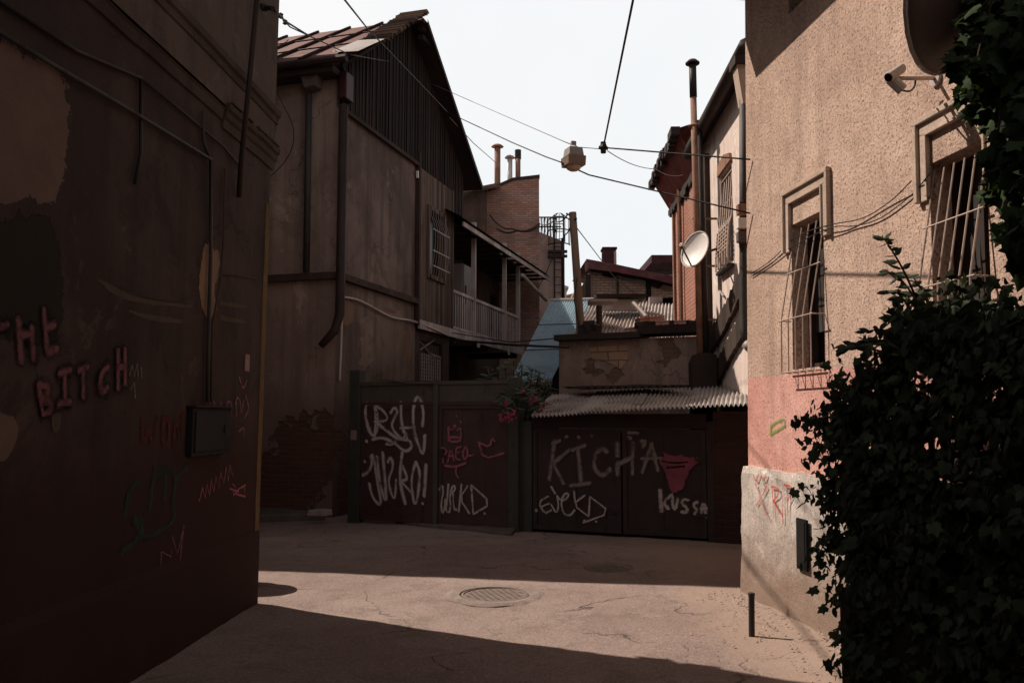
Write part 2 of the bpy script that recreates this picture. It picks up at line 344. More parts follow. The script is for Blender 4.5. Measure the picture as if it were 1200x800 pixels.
# road
def road():
    k = NT('road'); o = k.sep()
    c = k.mix(k.ramp(k.noise(.55, 7, .65), .35, .68), (.25, .186, .165), (.33, .255, .226))
    c = k.mix(k.math('MULTIPLY', k.ramp(k.noise(1.7, 7, .7, vec=k.mapv((1, 1, 1), (5, 2, 0))), .5, .7), .5), c, (.17, .13, .11))
    c = k.mix(k.math('MULTIPLY', k.ramp(k.noise(3.2, 8, .75, vec=k.mapv(loc=(8, 1, 2)), dist=.6), .52, .62), .38), c, (.125, .095, .08))
    c = k.mix(k.math('MULTIPLY', k.ramp(k.noise(2.4, 8, .72, vec=k.mapv(loc=(1, 6, 2)), dist=.4), .58, .66), .4), c, (.36, .30, .265))
    rp = k.n('ShaderNodeTexVoronoi'); rp.distance = 'CHEBYCHEV'; rp.inputs['Scale'].default_value = .38; rp.inputs['Randomness'].default_value = .9
    k.l(k.mapv((1, 1, 0), (.4, .1, 0), (0, 0, .5)), rp.inputs['Vector'])
    rs = k.n('ShaderNodeSeparateColor'); k.l(rp.outputs['Color'], rs.inputs[0])
    c = k.mix(k.math('MULTIPLY', rs.outputs[0], .16), c, (.15, .115, .10))
    g = k.noise(60, 5, .8)
    c = k.mix(k.math('MULTIPLY', k.ramp(g, .5, .62), .75), c, (.10, .075, .064))
    c = k.mix(k.math('MULTIPLY', k.ramp(k.noise(48, 4, .8, vec=k.mapv(loc=(3, 3, 3))), .55, .66), .6), c, (.48, .40, .35))
    c = k.mix(k.math('MULTIPLY', k.ramp(k.noise(14, 5, .7), .58, .7), .35), c, (.13, .10, .085))
    v = k.n('ShaderNodeTexVoronoi', feature='DISTANCE_TO_EDGE'); v.inputs['Scale'].default_value = .42
    d = k.n('ShaderNodeVectorMath', operation='ADD'); nn = k.n('ShaderNodeTexNoise'); nn.inputs['Scale'].default_value = 1.6; nn.inputs['Detail'].default_value = 7
    k.l(k.co, nn.inputs['Vector']); k.l(k.co, d.inputs[0]); k.l(nn.outputs['Color'], d.inputs[1]); k.l(d.outputs[0], v.inputs['Vector'])
    cr = k.math('MULTIPLY', k.ramp(v.outputs['Distance'], 0, .009, 1, 0), k.ramp(k.noise(.8, 4), .42, .58))
    v2 = k.n('ShaderNodeTexVoronoi', feature='DISTANCE_TO_EDGE'); v2.inputs['Scale'].default_value = 1.5; k.l(d.outputs[0], v2.inputs['Vector'])
    cr2 = k.math('MULTIPLY', k.ramp(v2.outputs['Distance'], 0, .018, 1, 0), k.ramp(k.noise(.7, 4, .6, vec=k.mapv(loc=(4, 9, 0))), .58, .68))
    cr = k.math('MAXIMUM', cr, cr2)
    c = k.mix(k.math('MULTIPLY', cr, .75), c, (.06, .045, .04))
    # earthy strip along the right wall
    dx = k.math('ADD', o[0], k.math('MULTIPLY', k.noise(1.3, 6, .7), 1.0))
    e = k.ramp(dx, 1.75, 2.25)
    c = k.mix(k.math('MULTIPLY', e, .6), c, (.34, .25, .195))
    n = k.bump(g, .5, .008); n = k.bump(k.noise(9, 5, .6), .35, .02, n); n = k.bump(k.math('MULTIPLY', cr, -1), .6, .02, n)
    return k.fin(c, .95, n)
M['road'] = road()
M['ground'] = stucco('ground', (.2, .16, .13), (.26, .21, .17), crack=False)
M['rubble'] = stucco('rubble', (.36, .28, .23), (.46, .38, .32), big=9, crack=False)

# ------------------------------------------------------------------ mesh helpers
class MB:
    def __init__(s): s.v = []; s.f = []; s.c = []
    def quad(s, *p):
        i = len(s.v); s.v += [Vector(q) for q in p]; s.f.append(tuple(range(i, i+len(p)))); return s
    def box(s, x0, x1, y0, y1, z0, z1):
        i = len(s.v)
        s.v += [Vector((x, y, z)) for x in (x0, x1) for y in (y0, y1) for z in (z0, z1)]
        s.f += [tuple(i+j for j in q) for q in ((0, 1, 3, 2), (4, 6, 7, 5), (0, 4, 5, 1), (2, 3, 7, 6), (0, 2, 6, 4), (1, 5, 7, 3))]; return s
    def prism(s, poly, d0, d1, fn=lambda a, b, d: (a, d, b)):
        """poly in (a, b) extruded from d0 to d1"""
        i = len(s.v); n = len(poly)
        s.v += [Vector(fn(a, b, d0)) for a, b in poly]+[Vector(fn(a, b, d1)) for a, b in poly]
        s.f.append(tuple(range(i, i+n))); s.f.append(tuple(range(i+2*n-1, i+n-1, -1)))
        for j in range(n): s.f.append((i+j, i+(j+1) % n, i+n+(j+1) % n, i+n+j))
        return s
    def tube(s, pts, r, seg=8, cap=True):
        pts = [Vector(p) for p in pts]; n = len(pts); rr = r if isinstance(r, (list, tuple)) else [r]*n
        i = len(s.v); ref = None
        for k, p in enumerate(pts):
            t = (pts[min(k+1, n-1)]-pts[max(k-1, 0)])
            t = t.normalized() if t.length > 1e-9 else Vector((0, 0, 1))
            if ref is None: ref = t.orthogonal().normalized()
            a = (ref-t*ref.dot(t)); a = a.normalized() if a.length > 1e-6 else t.orthogonal().normalized()
            ref = a; b = t.cross(a)
            for q in range(seg):
                w = 2*math.pi*q/seg; s.v.append(p+(a*math.cos(w)+b*math.sin(w))*rr[k])
        for k in range(n-1):
            for q in range(seg):
                a0 = i+k*seg+q; b0 = i+k*seg+(q+1) % seg
                s.f.append((a0, b0, b0+seg, a0+seg))
        if cap:
            s.f.append(tuple(i+q for q in range(seg-1, -1, -1))); s.f.append(tuple(i+(n-1)*seg+q for q in range(seg)))
        return s
    def lathe(s, prof, seg=20, M4=None):
        """profile of (r, z) about z, optionally moved by a matrix"""
        i = len(s.v); n = len(prof)
        for r, z in prof:
            for q in range(seg):
                w = 2*math.pi*q/seg; p = Vector((r*math.cos(w), r*math.sin(w), z))
                s.v.append(M4 @ p if M4 else p)
        for k in range(n-1):
            for q in range(seg):
                a0 = i+k*seg+q; b0 = i+k*seg+(q+1) % seg
                s.f.append((a0, b0, b0+seg, a0+seg))
        return s
    def corr(s, p00, p10, p01, p11, waves, amp, rows=4, sag=0, jag=0, thick=True):
        """corrugated sheet; ribs run from edge 0 to edge 1"""
        p00, p10, p01, p11 = map(Vector, (p00, p10, p01, p11))
        nrm = (p10-p00).cross(p01-p00).normalized()
        if nrm.z < 0: nrm = -nrm
        nx = waves*6; i = len(s.v)
        jg = [0]*(waves+2); 
        for a in range(0, waves+2):
            jg[a] = random.uniform(-jag, jag) if a % 7 == 0 or a == 0 else jg[a-1]
        for j in range(rows+1):
            v = j/rows
            for a in range(nx+1):
                u = a/nx; vv = v+(jg[a//6] if j == 0 else 0)
                p = (p00*(1-u)+p10*u)*(1-vv)+(p01*(1-u)+p11*u)*vv
                s.v.append(p+nrm*(amp*math.sin(2*math.pi*u*waves)+sag*noise.noise(p*1.5)))
        for j in range(rows):
            for a in range(nx):
                q = i+j*(nx+1)+a; s.f.append((q, q+1, q+nx+2, q+nx+1))
        return s
    def wall(s, x0, x1, z0, z1, holes, y=0, depth=.18):
        """sheet wall in the local x-z plane with rectangular openings and reveals going back"""
        xs = sorted({x0, x1, *[h[0] for h in holes], *[h[1] for h in holes]}); zs = sorted({z0, z1, *[h[2] for h in holes], *[h[3] for h in holes]})
        for a, b in zip(xs, xs[1:]):
            for c, d in zip(zs, zs[1:]):
                mx, mz = (a+b)/2, (c+d)/2
                if any(h[0] < mx < h[1] and h[2] < mz < h[3] for h in holes): continue
                s.quad((a, y, c), (b, y, c), (b, y, d), (a, y, d))
        for h in holes:
            a, b, c, d = h[:4]; e = y-depth
            s.quad((a, y, c), (b, y, c), (b, e, c), (a, e, c)); s.quad((a, y, d), (b, y, d), (b, e, d), (a, e, d))
            s.quad((a, y, c), (a, y, d), (a, e, d), (a, e, c)); s.quad((b, y, c), (b, y, d), (b, e, d), (b, e, c))
        return s
    def build(s, name, mat, parent=None, smooth=False, attr=None, label=None, bevel=0, weld=False):
        me = bpy.data.meshes.new(name); me.from_pydata([tuple(v) for v in s.v], [], s.f); me.update()
        if attr and s.c:
            at = me.attributes.new(attr, 'FLOAT', 'POINT')
            for i, x in enumerate(s.c): at.data[i].value = x
        me.materials.append(mat if not isinstance(mat, str) else M[mat])
        if not attr:
            bm = bmesh.new(); bm.from_mesh(me)
            if weld: bmesh.ops.remove_doubles(bm, verts=bm.verts, dist=.0005)
            bmesh.ops.recalc_face_normals(bm, faces=bm.faces); bm.to_mesh(me); bm.free()
        if smooth:
            for p in me.polygons: p.use_smooth = True
        o = bpy.data.objects.new(name, me); col.objects.link(o)
        if parent: o.parent = parent
        if label: o['label'] = label
        if bevel:
            bv = o.modifiers.new('bevel', 'BEVEL'); bv.width = bevel; bv.segments = 2; bv.limit_method = 'ANGLE'
        return o
GROUPS = {'cable': 'cables strung around the alley', 'satellite dish': 'satellite dishes', 'manhole cover': 'manhole covers in the road', 'insulator': 'cable insulators', 'shed': 'sheds behind the garage'}
def tag(o, label, cat, group=None, kind=None):
    o['label'] = label; o['category'] = cat
    group = group or GROUPS.get(cat)
    if group: o['group'] = group
    if kind: o['kind'] = kind
    return o
def struct(o): o['kind'] = 'structure'; return o
def thing(name, label, cat, loc=(0, 0, 0), rz=0, group=None, mw=None):
    o = bpy.data.objects.new(name, None); col.objects.link(o); o.empty_display_size = .2
    if mw is not None: o.matrix_world = mw
    else: o.location = loc; o.rotation_euler = (0, 0, rz)
    return tag(o, label, cat, group)
class Frame:
    """a wall's own axes: x along it, y out of it, z up"""
    def __init__(s, O, n, tilt=0):
        s.O = Vector(O); n = Vector((n[0], n[1], 0)).normalized()
        u = Vector((n.y, -n.x, 0)); n2 = (n*math.cos(tilt)+Vector((0, 0, math.sin(tilt)))).normalized(); z = u.cross(n2)
        s.m = Matrix((( u.x, n2.x, z.x, s.O.x), (u.y, n2.y, z.y, s.O.y), (u.z, n2.z, z.z, s.O.z), (0, 0, 0, 1)))
        s.inv = s.m.inverted()
    def hit(s, px, py, ax='y', val=0.0):
        i = 'xyz'.index(ax); o = s.inv @ CAM; d = s.inv.to_3x3() @ ray(px, py)
        return o+d*((val-o[i])/d[i])
    def w(s, p): return s.m @ Vector(p)
def hdir(px, py=487):
    d = ray(px, py); return Vector((d.x, d.y, 0)).normalized()
def smoothpts(pts, it=2):
    for _ in range(it):
        if len(pts) < 3: break
        q = [pts[0]]
        for a, b in zip(pts, pts[1:]): q += [a*.75+b*.25, a*.25+b*.75]
        q.append(pts[-1]); pts = q
    return pts
def strokes(name, fr, lines, width, mat, parent, off=.003, conv=lambda p: p, ax='y', it=2, label=None):
    """painted strokes lying on a plane of a frame; pixel lists give where each line runs on it"""
    b = MB(); lay = 0
    for ln in lines:
        lay += 1
        w = width*random.uniform(.85, 1.15)
        pts = [fr.hit(*conv(p), ax, 0 if ax == 'x' else off) for p in ln]
        if len(pts) == 1: pts = [pts[0], pts[0]+Vector((0.001, 0, .02)) if ax == 'y' else pts[0]+Vector((0, .001, .02))]
        pts = smoothpts([Vector(p) for p in pts], it)
        nrm = Vector((0, 1, 0)) if ax == 'y' else Vector((1, 0, 0))
        n = len(pts); rows = []
        d0 = (pts[0]-pts[1]).normalized()*w*.5; d1 = (pts[-1]-pts[-2]).normalized()*w*.5
        pts = [pts[0]+d0]+pts+[pts[-1]+d1]; n += 2
        for k, p in enumerate(pts):
            t = (pts[min(k+1, n-1)]-pts[max(k-1, 0)]).normalized(); sd_ = t.cross(nrm)
            ww = w*(.85+.3*noise.noise(p*9))
            i = len(b.v); end = 0 if k in (0, n-1) else 1
            oo = nrm*(lay*.0003+k*.00002)
            b.v += [p+sd_*ww*1.0+oo, p+sd_*ww*.42+oo, p+oo, p-sd_*ww*.42+oo, p-sd_*ww*1.0+oo]; b.c += [0, .42*end, float(end), .42*end, 0]
            if k:
                for q_ in range(4): b.f.append((i-5+q_, i-4+q_, i+1+q_, i+q_))
    return b.build(name, mat, parent, attr='edge', label=label)
def patch(name, fr, poly, mat, parent, off=.003, conv=lambda p: p, label=None, feather=.06, grid=None):
    """a ragged flat patch on a wall plane; the edge attribute grows inward from its outline"""
    pts = [fr.hit(*conv(p), 'y', off) for p in poly]; c = sum(pts, Vector())/len(pts)
    pts = smoothpts(pts+[pts[0]], 2)[:-1]
    b = MB(); n = len(pts); sz = max((p-c).length for p in pts)
    rings = [(1.1, 0), (.92, .2), (.72, .5), (.45, 1), (.0, 1)]
    for f, e in rings:
        for p in pts: b.v.append(c+(p-c)*f); b.c.append(e)
    for r in range(len(rings)-1):
        for q in range(n):
            a0 = r*n+q; b0 = r*n+(q+1) % n; b.f.append((a0, b0, b0+n, a0+n))
    return b.build(name, mat, parent, attr='edge', label=label)
def crop(ox, oy, s): return lambda p: (ox+p[0]/s, oy+p[1]/s)
def cable(name, pts, r, mat, label=None, cat='cable', sag=0, parent=None, n=16, group=None):
    pts = [Vector(p) for p in pts]; q = []
    for a, b in zip(pts, pts[1:]):
        for i in range(n+1):
            t = i/n
            if i == 0 and q: continue
            q.append(a.lerp(b, t)-Vector((0, 0, sag*4*t*(1-t))))
    o = MB().tube(q, r, 6).build(name, mat, parent, smooth=True)
    if label: tag(o, label, cat, group)
    return o
def rough_edges(o, amp=.012, cut=.12, sel=lambda v: True, freq=5):
    me = o.data; bm = bmesh.new(); bm.from_mesh(me)
    bmesh.ops.remove_doubles(bm, verts=bm.verts, dist=.0005)
    for _ in range(6):
        es = [e for e in bm.edges if e.calc_length() > cut and (sel(e.verts[0].co) and sel(e.verts[1].co))]
        if not es: break
        bmesh.ops.subdivide_edges(bm, edges=es, cuts=1, use_grid_fill=True)
    for v in bm.verts:
        if sel(v.co):
            d = noise.noise_vector(v.co*freq)*amp+noise.noise_vector(v.co*freq*4)*amp*.4
            v.co += Vector((d.x, d.y*.4, d.z))
    bm.to_mesh(me); bm.free()

# ================================================================== GROUND
def ground():
    b = MB(); b.quad((-400, -300, -.06), (400, -300, -.06), (400, 900, -.06), (-400, 900, -.06))
    struct(b.build('ground', 'ground'))
    b = MB(); x0, x1, y0, y1, st = -5.5, 4.5, -3.0, 16.0, .1
    nx = int((x1-x0)/st); ny = int((y1-y0)/st)
    for j in range(ny+1):
        for i in range(nx+1):
            x = x0+i*st; y = y0+j*st; p = Vector((x, y, 0))
            z = .022*noise.noise(p*.7)+.008*noise.noise(p*2.6)+.004*noise.noise(p*7)-.01
            # soft bank of earth at the foot of the right wall
            e = max(0, min(1, (x-(1.75 if y < 8 else 9))/.5)); z += .05*e*(.6+.6*noise.noise(p*3))
            b.v.append(Vector((x, y, z)))
    for j in range(ny):
        for i in range(nx):
            q = j*(nx+1)+i; b.f.append((q, q+1, q+nx+2, q+nx+1))
    struct(b.build('road', 'road', smooth=True))
ground()

# manhole covers
def manhole(p, r, label, ring):
    q = Vector((p.x, p.y, 0)); zz = .022*noise.noise(q*.7)+.008*noise.noise(q*2.6)-.01
    t = thing('manhole_cover', label, 'manhole cover', (p.x, p.y, zz+(.003 if ring else .0)), random.random())
    if ring:
        b = MB(); prof = [(r*.78, .0), (r*.80, .012), (r*1.0, .014), (r*1.12, .0), (r*1.15, -.03)]
        b.lathe(prof, 40); o = b.build('surround', 'concrete_ring', t)
        for v in o.data.vertices: v.co += noise.noise_vector(v.co*9)*.02*Vector((1, 1, .2)).length*.6 if math.hypot(v.co.x, v.co.y) > r*.9 else Vector()
    rr = r*.76 if ring else r
    b = MB(); b.lathe([(rr, -.03), (rr, .008), (rr*.93, .012), (rr*.92, .004), (rr*.0001, .004)], 36)
    for k in range(10):
        for j in range(10):
            x = (k-4.5)*rr*.18; y = (j-4.5)*rr*.18
            if math.hypot(x, y) < rr*.84: b.box(x-rr*.05, x+rr*.05, y-rr*.025, y+rr*.025, .004, .0075)
    b.build('cover_plate', 'cover_iron', t)
manhole(G(580, 697), .40, 'round iron manhole cover in the sunlit road with a cracked concrete surround', True)
manhole(G(713, 662), .27, 'small round manhole cover in the shaded road before the garage doors', False)

# ================================================================== LEFT BUILDING
LO = G(299, 706); ld = hdir(660)
L = Frame(LO, (ld.y, -ld.x), R(-.55))
def left_building():
    t = thing('plastered_building', 'dark old plastered building along the left edge, covered in graffiti, with broken cornices', 'building', mw=L.m)
    H1, H2 = 7.45, 10.2
    zc = L.hit(318, 176).z; zc2 = L.hit(320, 137).z
    b = MB(); b.wall(0, 9.0, 0, zc, []); b.quad((0, 0, 0), (0, -6, 0), (0, -6, H1), (0, 0, H1)); b.quad((0, -6, 0), (9, -6, 0), (9, -6, H1), (0, -6, H1)); b.quad((9, 0, 0), (9, -6, 0), (9, -6, H1), (9, 0, H1))
    b.quad((0, 0, H1), (9, 0, H1), (9, -6, H1), (0, -6, H1))
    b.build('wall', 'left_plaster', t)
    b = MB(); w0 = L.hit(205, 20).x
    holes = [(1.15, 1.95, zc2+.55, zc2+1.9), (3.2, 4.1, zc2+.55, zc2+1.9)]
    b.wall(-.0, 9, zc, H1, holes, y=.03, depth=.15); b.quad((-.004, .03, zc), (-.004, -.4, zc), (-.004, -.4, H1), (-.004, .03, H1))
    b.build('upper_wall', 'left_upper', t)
    for h in holes:
        f = MB(); f.box(h[0], h[1], -.119, -.08, h[2], h[2]+.06).box(h[0], h[1], -.119, -.08, h[3]-.06, h[3]).box(h[0], h[0]+.06, -.118, -.08, h[2]+.06, h[3]-.06).box(h[1]-.06, h[1], -.118, -.08, h[2]+.06, h[3]-.06)
        fo = f.build('window', 'beam', t)
        MB().quad((h[0], -.12, h[2]), (h[1], -.12, h[2]), (h[1], -.12, h[3]), (h[0], -.12, h[3])).build('pane', 'glass', fo)
    b = MB(); b.box(1.45, 9, -5.5, -.05, H1, H2); b.build('shade_attic', 'left_upper', t)  # unseen taller storey added to throw shade on the vine
    # cornice mouldings
    def cornice(name, z, prof, x0, x1, mat):
        o = MB().prism([(y, zz+z) for y, zz in prof], x0, x1, lambda a, bb, d: (d, a*.42 if a > 0 else a, bb*.8+.2*z)).build(name, mat, t)
        rough_edges(o, .008, .15, freq=4); return o
    P1 = [(-.01, -.16), (.05, -.16), (.06, -.09), (.10, -.08), (.11, -.02), (.16, 0), (.17, .06), (-.01, .07)]
    cornice('cornice', zc2, P1, -.05, 9, 'left_trim')
    P2 = [(-.01, -.22), (.04, -.22), (.05, -.13), (.09, -.11), (.10, -.05), (.15, -.03), (.16, .02), (-.01, .03)]
    cornice('cornice', zc, P2, -.06, 1.1, 'left_trim'); 
    P3 = [(-.01, -.15), (.04, -.14), (.06, -.05), (.09, -.03), (-.01, .0)]
    cornice('cornice', zc, P3, 1.12, 9, 'left_plaster')
    # pale coping tiles left on the lower cornice
    for a, c in ((-.02, .16), (.19, .33), (.37, .5), (.62, .8), (.86, 1.05)):
        MB().box(a, c, .005, .075, zc+.026, zc+.04).build('coping_tile', 'left_trim', t)
    # plinth and corner strip
    zp = .62
    MB().prism([(-.012, -.04), (.02, -.04), (.016, zp-.06), (.004, zp), (-.012, zp)], -.012, 9, lambda a, bb, d: (d, a, bb)).build('plinth', 'left_plaster', t, bevel=.004)
    o = MB().box(-.012, .085, -.06, .006, zp+.0, L.hit(304, 232).z).build('corner_strip', 'corner_paint', t); rough_edges(o, .008, .12, freq=6)
    # pipes and conduits
    def pipe(pts, r, mat, name='conduit', d=.03):
        return MB().tube([L.hit(*p, 'y', d) for p in pts], r, 8).build(name, mat, t, smooth=True)
    pipe([(-20, 26), (60, 75), (150, 128), (247, 187), (247, 300), (244, 400), (243, 470)], .014, 'pipe_grey')
    pipe([(264, 198), (262, 280), (258, 330), (249, 380), (247, 470)], .009, 'left_trim')
    MB().tube([L.hit(302, -10, 'y', .22), L.hit(292, 100, 'y', .22), L.hit(283, 185, 'y', .12), L.hit(280, 230, 'y', .03)], .022, 8).build('drainpipe', 'pipe_brown', t, smooth=True)
    pipe([(0, 2), (90, 60), (165, 92), (165, 180), (158, 215)], .012, 'iron', d=.02)
    pipe([(165, 92), (210, 128), (262, 172), (283, 197)], .009, 'iron', d=.02)
    pipe([(238, 130), (238, 165), (246, 186)], .012, 'pipe_grey', d=.025)
    pipe([(262, 292+30), (285, 324), (302, 327)], .005, 'left_trim', d=.008)
    # bracket with two insulators at the top corner
    br = MB().tube([L.hit(309, 9, 'y', .05), L.hit(320, 10, 'y', .17)], .02, 8).tube([L.hit(309, 12, 'y', .05), L.hit(309, 6, 'y', .05)], .035, 8).build('wire_bracket', 'iron', t)
    # bare patches
    patch('plaster_patch', L, [(-40, 30), (60, 70), (84, 105), (83, 170), (78, 215), (62, 242), (45, 240), (30, 228), (15, 241), (-10, 240), (-40, 220)], 'bare_plaster', t)
    patch('plaster_patch', L, [(240, 281), (248, 290), (258, 295), (257, 325), (250, 340), (257, 372), (240, 374), (233, 345), (235, 300)], 'bare_ochre', t, .004)
    patch('dark_stain', L, [(0, 250), (60, 245), (75, 300), (70, 400), (60, 420), (-30, 380), (-30, 260)], 'dark_stain', t, .0022)
    for k, pl in enumerate([[(105, 321), (130, 335), (160, 350), (232, 358), (232, 362), (160, 356), (125, 343)], [(148, 362), (170, 368), (215, 374), (214, 380), (175, 376), (150, 366)], [(256, 352), (290, 358), (290, 362), (256, 358)], [(256, 368), (290, 376), (288, 380), (256, 376)]]):
        patch('plaster_scar', L, pl, 'pale_scar', t, .0026+k*.0004)
    patch('plaster_scar', L, [(0, 480), (22, 490), (22, 520), (8, 540), (-10, 545), (-10, 480)], 'bare_plaster', t, .0035)
    patch('paint_patch', L, [(60, 485), (73, 482), (70, 508), (60, 507)], 'pale_scar', t, .0045)
    # writing
    A = crop(0, 340, 4.447)
    TXT = [[(-30, 195), (40, 182)], [(95, 150), (103, 260), (110, 375)], [(165, 190), (170, 280), (176, 365)], [(110, 235), (165, 228)], [(228, 98), (235, 200), (245, 322)], [(238, 198), (285, 180)], [(245, 322), (297, 303)],
           [(200, 492), (212, 570), (222, 645)], [(200, 492), (248, 500), (246, 545), (214, 566)], [(214, 566), (266, 585), (264, 632), (222, 645)], [(335, 420), (336, 590)], [(305, 432), (366, 415)], [(300, 592), (366, 580)],
           [(430, 410), (430, 560)], [(404, 417), (456, 400)], [(562, 398), (525, 428), (518, 500), (530, 535), (558, 505)], [(612, 310), (612, 512)], [(648, 305), (648, 490)], [(612, 402), (648, 396)]]
    strokes('painted_lettering', L, TXT, .088, 'spray_black', t, .003, A, it=1)
    strokes('painted_lettering', L, TXT, .042, 'spray_rose', t, .009, A, it=1, label='pink hand painted capital lettering outlined in black')
    Bc = crop(130, 460, 3.333)
    strokes('graffiti', L, [[(110, 345), (70, 380), (55, 480)], [(90, 500), (130, 570), (210, 530), (250, 490), (240, 420), (255, 330), (300, 290)], [(175, 290), (160, 370), (150, 460)], [(235, 285), (175, 330)], [(215, 310), (208, 430)], [(245, 300), (255, 350)], [(90, 490), (130, 490), (110, 570), (40, 620)]], .05, 'spray_green', t, .005, Bc, label='dark green sprayed scrawl')
    strokes('graffiti', L, [[(345, 420), (358, 370), (368, 410), (375, 355), (385, 400), (392, 340), (402, 385), (410, 325), (420, 370), (430, 310), (440, 355), (450, 290), (458, 345), (465, 280), (475, 325)], [(465, 375), (500, 385), (475, 355), (480, 400), (500, 375), (525, 360)], [(490, 395), (525, 405), (520, 370)]], .022, 'spray_pink', t, .006, Bc, it=0, label='pink zigzag scribble')
    strokes('graffiti', L, [[(190, 790), (197, 620), (235, 640), (240, 560), (260, 630), (285, 520)], [(285, 520), (265, 700), (190, 790)]], .02, 'spray_violet', t, .006, Bc, it=0)
    strokes('graffiti', L, [[(120, 100), (128, 215), (148, 130), (165, 215), (182, 90)], [(205, 100), (200, 200), (225, 205), (228, 105), (205, 100)], [(245, 210), (250, 90), (275, 205), (280, 80)]], .04, 'spray_darkred', t, .006, Bc, it=1)
    strokes('graffiti', L, [[(385, 20), (395, 90), (402, 10), (410, 95)], [(420, 90), (428, 20), (440, 90)], [(455, 95), (450, 40), (470, 30), (472, 95)], [(490, 90), (486, 20), (505, 20), (505, 90), (520, 30)], [(525, 10), (540, 60), (520, 100)], [(500, 150), (520, 130), (518, 170)], [(380, -40), (390, 10)], [(500, -60), (515, -10), (530, -50)]], .022, 'spray_violet', t, .006, Bc, it=1)
    strokes('graffiti', L, [[(675, 440), (690, 390), (700, 450), (715, 380), (720, 450)], [(680, 520), (700, 480), (705, 560)], [(735, 400), (740, 450)]], .016, 'spray_dim', t, .006, A, it=0)
    b = MB(); p = L.hit(289, 425); b.box(p.x-.05, p.x+.05, .003, .007, p.z-.07, p.z+.07); b.build('paper_notice', 'paper', t)
left_building()
def electric_box():
    a = L.hit(219, 477); c = L.hit(263, 530)
    x0, x1 = c.x, a.x; z0, z1 = c.z, L.hit(263, 478).z
    t = thing('electric_box', 'dark metal electric box fixed on the left wall beside the pink scribbles', 'electric box', mw=L.m @ Matrix.Translation((x0, 0, z0)))
    w = x1-x0; h = z1-z0
    MB().box(0, w, .002, .05, 0, h).build('housing', 'dark_panel', t, bevel=.008)
    d = MB().box(.03, w-.03, .051, .06, .03, h-.03).build('door', 'dark_panel', t, bevel=.004)
    MB().box(w*.2, w*.2+.03, .061, .07, h*.45, h*.62).build('handle', 'iron', d)
    MB().box(-.01, w+.01, .002, .075, h+.001, h+.012).build('rain_cover', 'iron', t)
electric_box()

def shadow_barrel():  # out of view, added to cast a rounded shadow past the corner
    t = thing('shadow_barrel', 'unseen rusty barrel added behind the corner of the dark left building for its shadow', 'shadow_barrel', (-2.86, 8.36, 0))
    MB().lathe([(.001, 0), (.27, 0), (.28, .02), (.27, .04), (.27, .24), (.285, .26), (.27, .28), (.27, .48), (.285, .5), (.27, .52), (.27, .72), (.285, .74), (.27, .76), (.25, .745), (.001, .745)], 28).build('shadow_drum', 'pipe_rust', t, smooth=True)
shadow_barrel()

# ================================================================== HOUSE BEHIND THE LEFT BUILDING (casts the far shadow)
def neighbour():
    t = thing('neighbour_house', 'tall plastered house standing out of view behind the dark left building', 'house')
    H = 7.4; tt = H/S.z; sh = Vector((-1, AZ, 0))*tt
    e1 = Vector((2.2, 8.17, 0))+sh; e0 = Vector((-2.73, 9.04, 0))+sh           # front eave: its shadow is the far edge of the sunlit strip
    c1 = Vector((-4.5, 14.5, 0)); c0 = Vector((-12.5, 16.6, 0))
    P = [(e1.x, e1.y), (c1.x, c1.y), (c0.x, c0.y), (e0.x, e0.y)]
    MB().prism(P, -.05, H-.06, lambda a, c, d: (a, c, d)).build('wall', 'gable_plaster', t)
    b = MB(); up = lambda p, z: Vector((p.x, p.y, z)); Hr = H+2.2
    b.quad(up(e0, H), up(e1, H), up(c1, Hr), up(c0, Hr)); b.quad(up(e0, H-.055), up(e1, H-.055), up(c1, H-.055), up(c0, H-.055)); b.quad(up(e1, H-.055), up(c1, H-.055), up(c1, Hr), up(e1, H)); b.quad(up(e0, H-.055), up(c0, H-.055), up(c0, Hr), up(e0, H)); b.quad(up(c0, H-.055), up(c1, H-.055), up(c1, Hr), up(c0, Hr))
    b.build('roof', 'roof_red', t)
neighbour()

def sky_blocker_house():  # unseen house added to keep low sky light off the foreground
    t = thing('sky_blocker_house', 'unseen plastered house added behind the camera to block low sky light', 'house', (0, -4.0, 0))
    b = MB(); b.wall(-7, 4.5, -.05, 5.2, [(-1.2, -.2, 0, 2.1), (1.4, 2.4, 1.0, 2.4)], 0, .15); b.build('wall', 'gable_dark', t)
    MB().box(-7, 4.5, -6, -.2, -.05, 5.2).build('body', 'gable_dark', t)
    MB().box(-1.19, -.21, -.14, -.1, 0, 2.09).build('door', 'beam', t); MB().box(1.41, 2.39, -.14, -.1, 1.01, 2.39).build('window', 'glass', t)
    MB().box(-7.3, 4.8, -6.3, .4, 5.21, 5.35).build('roof', 'tin_dark', t)
sky_blocker_house()

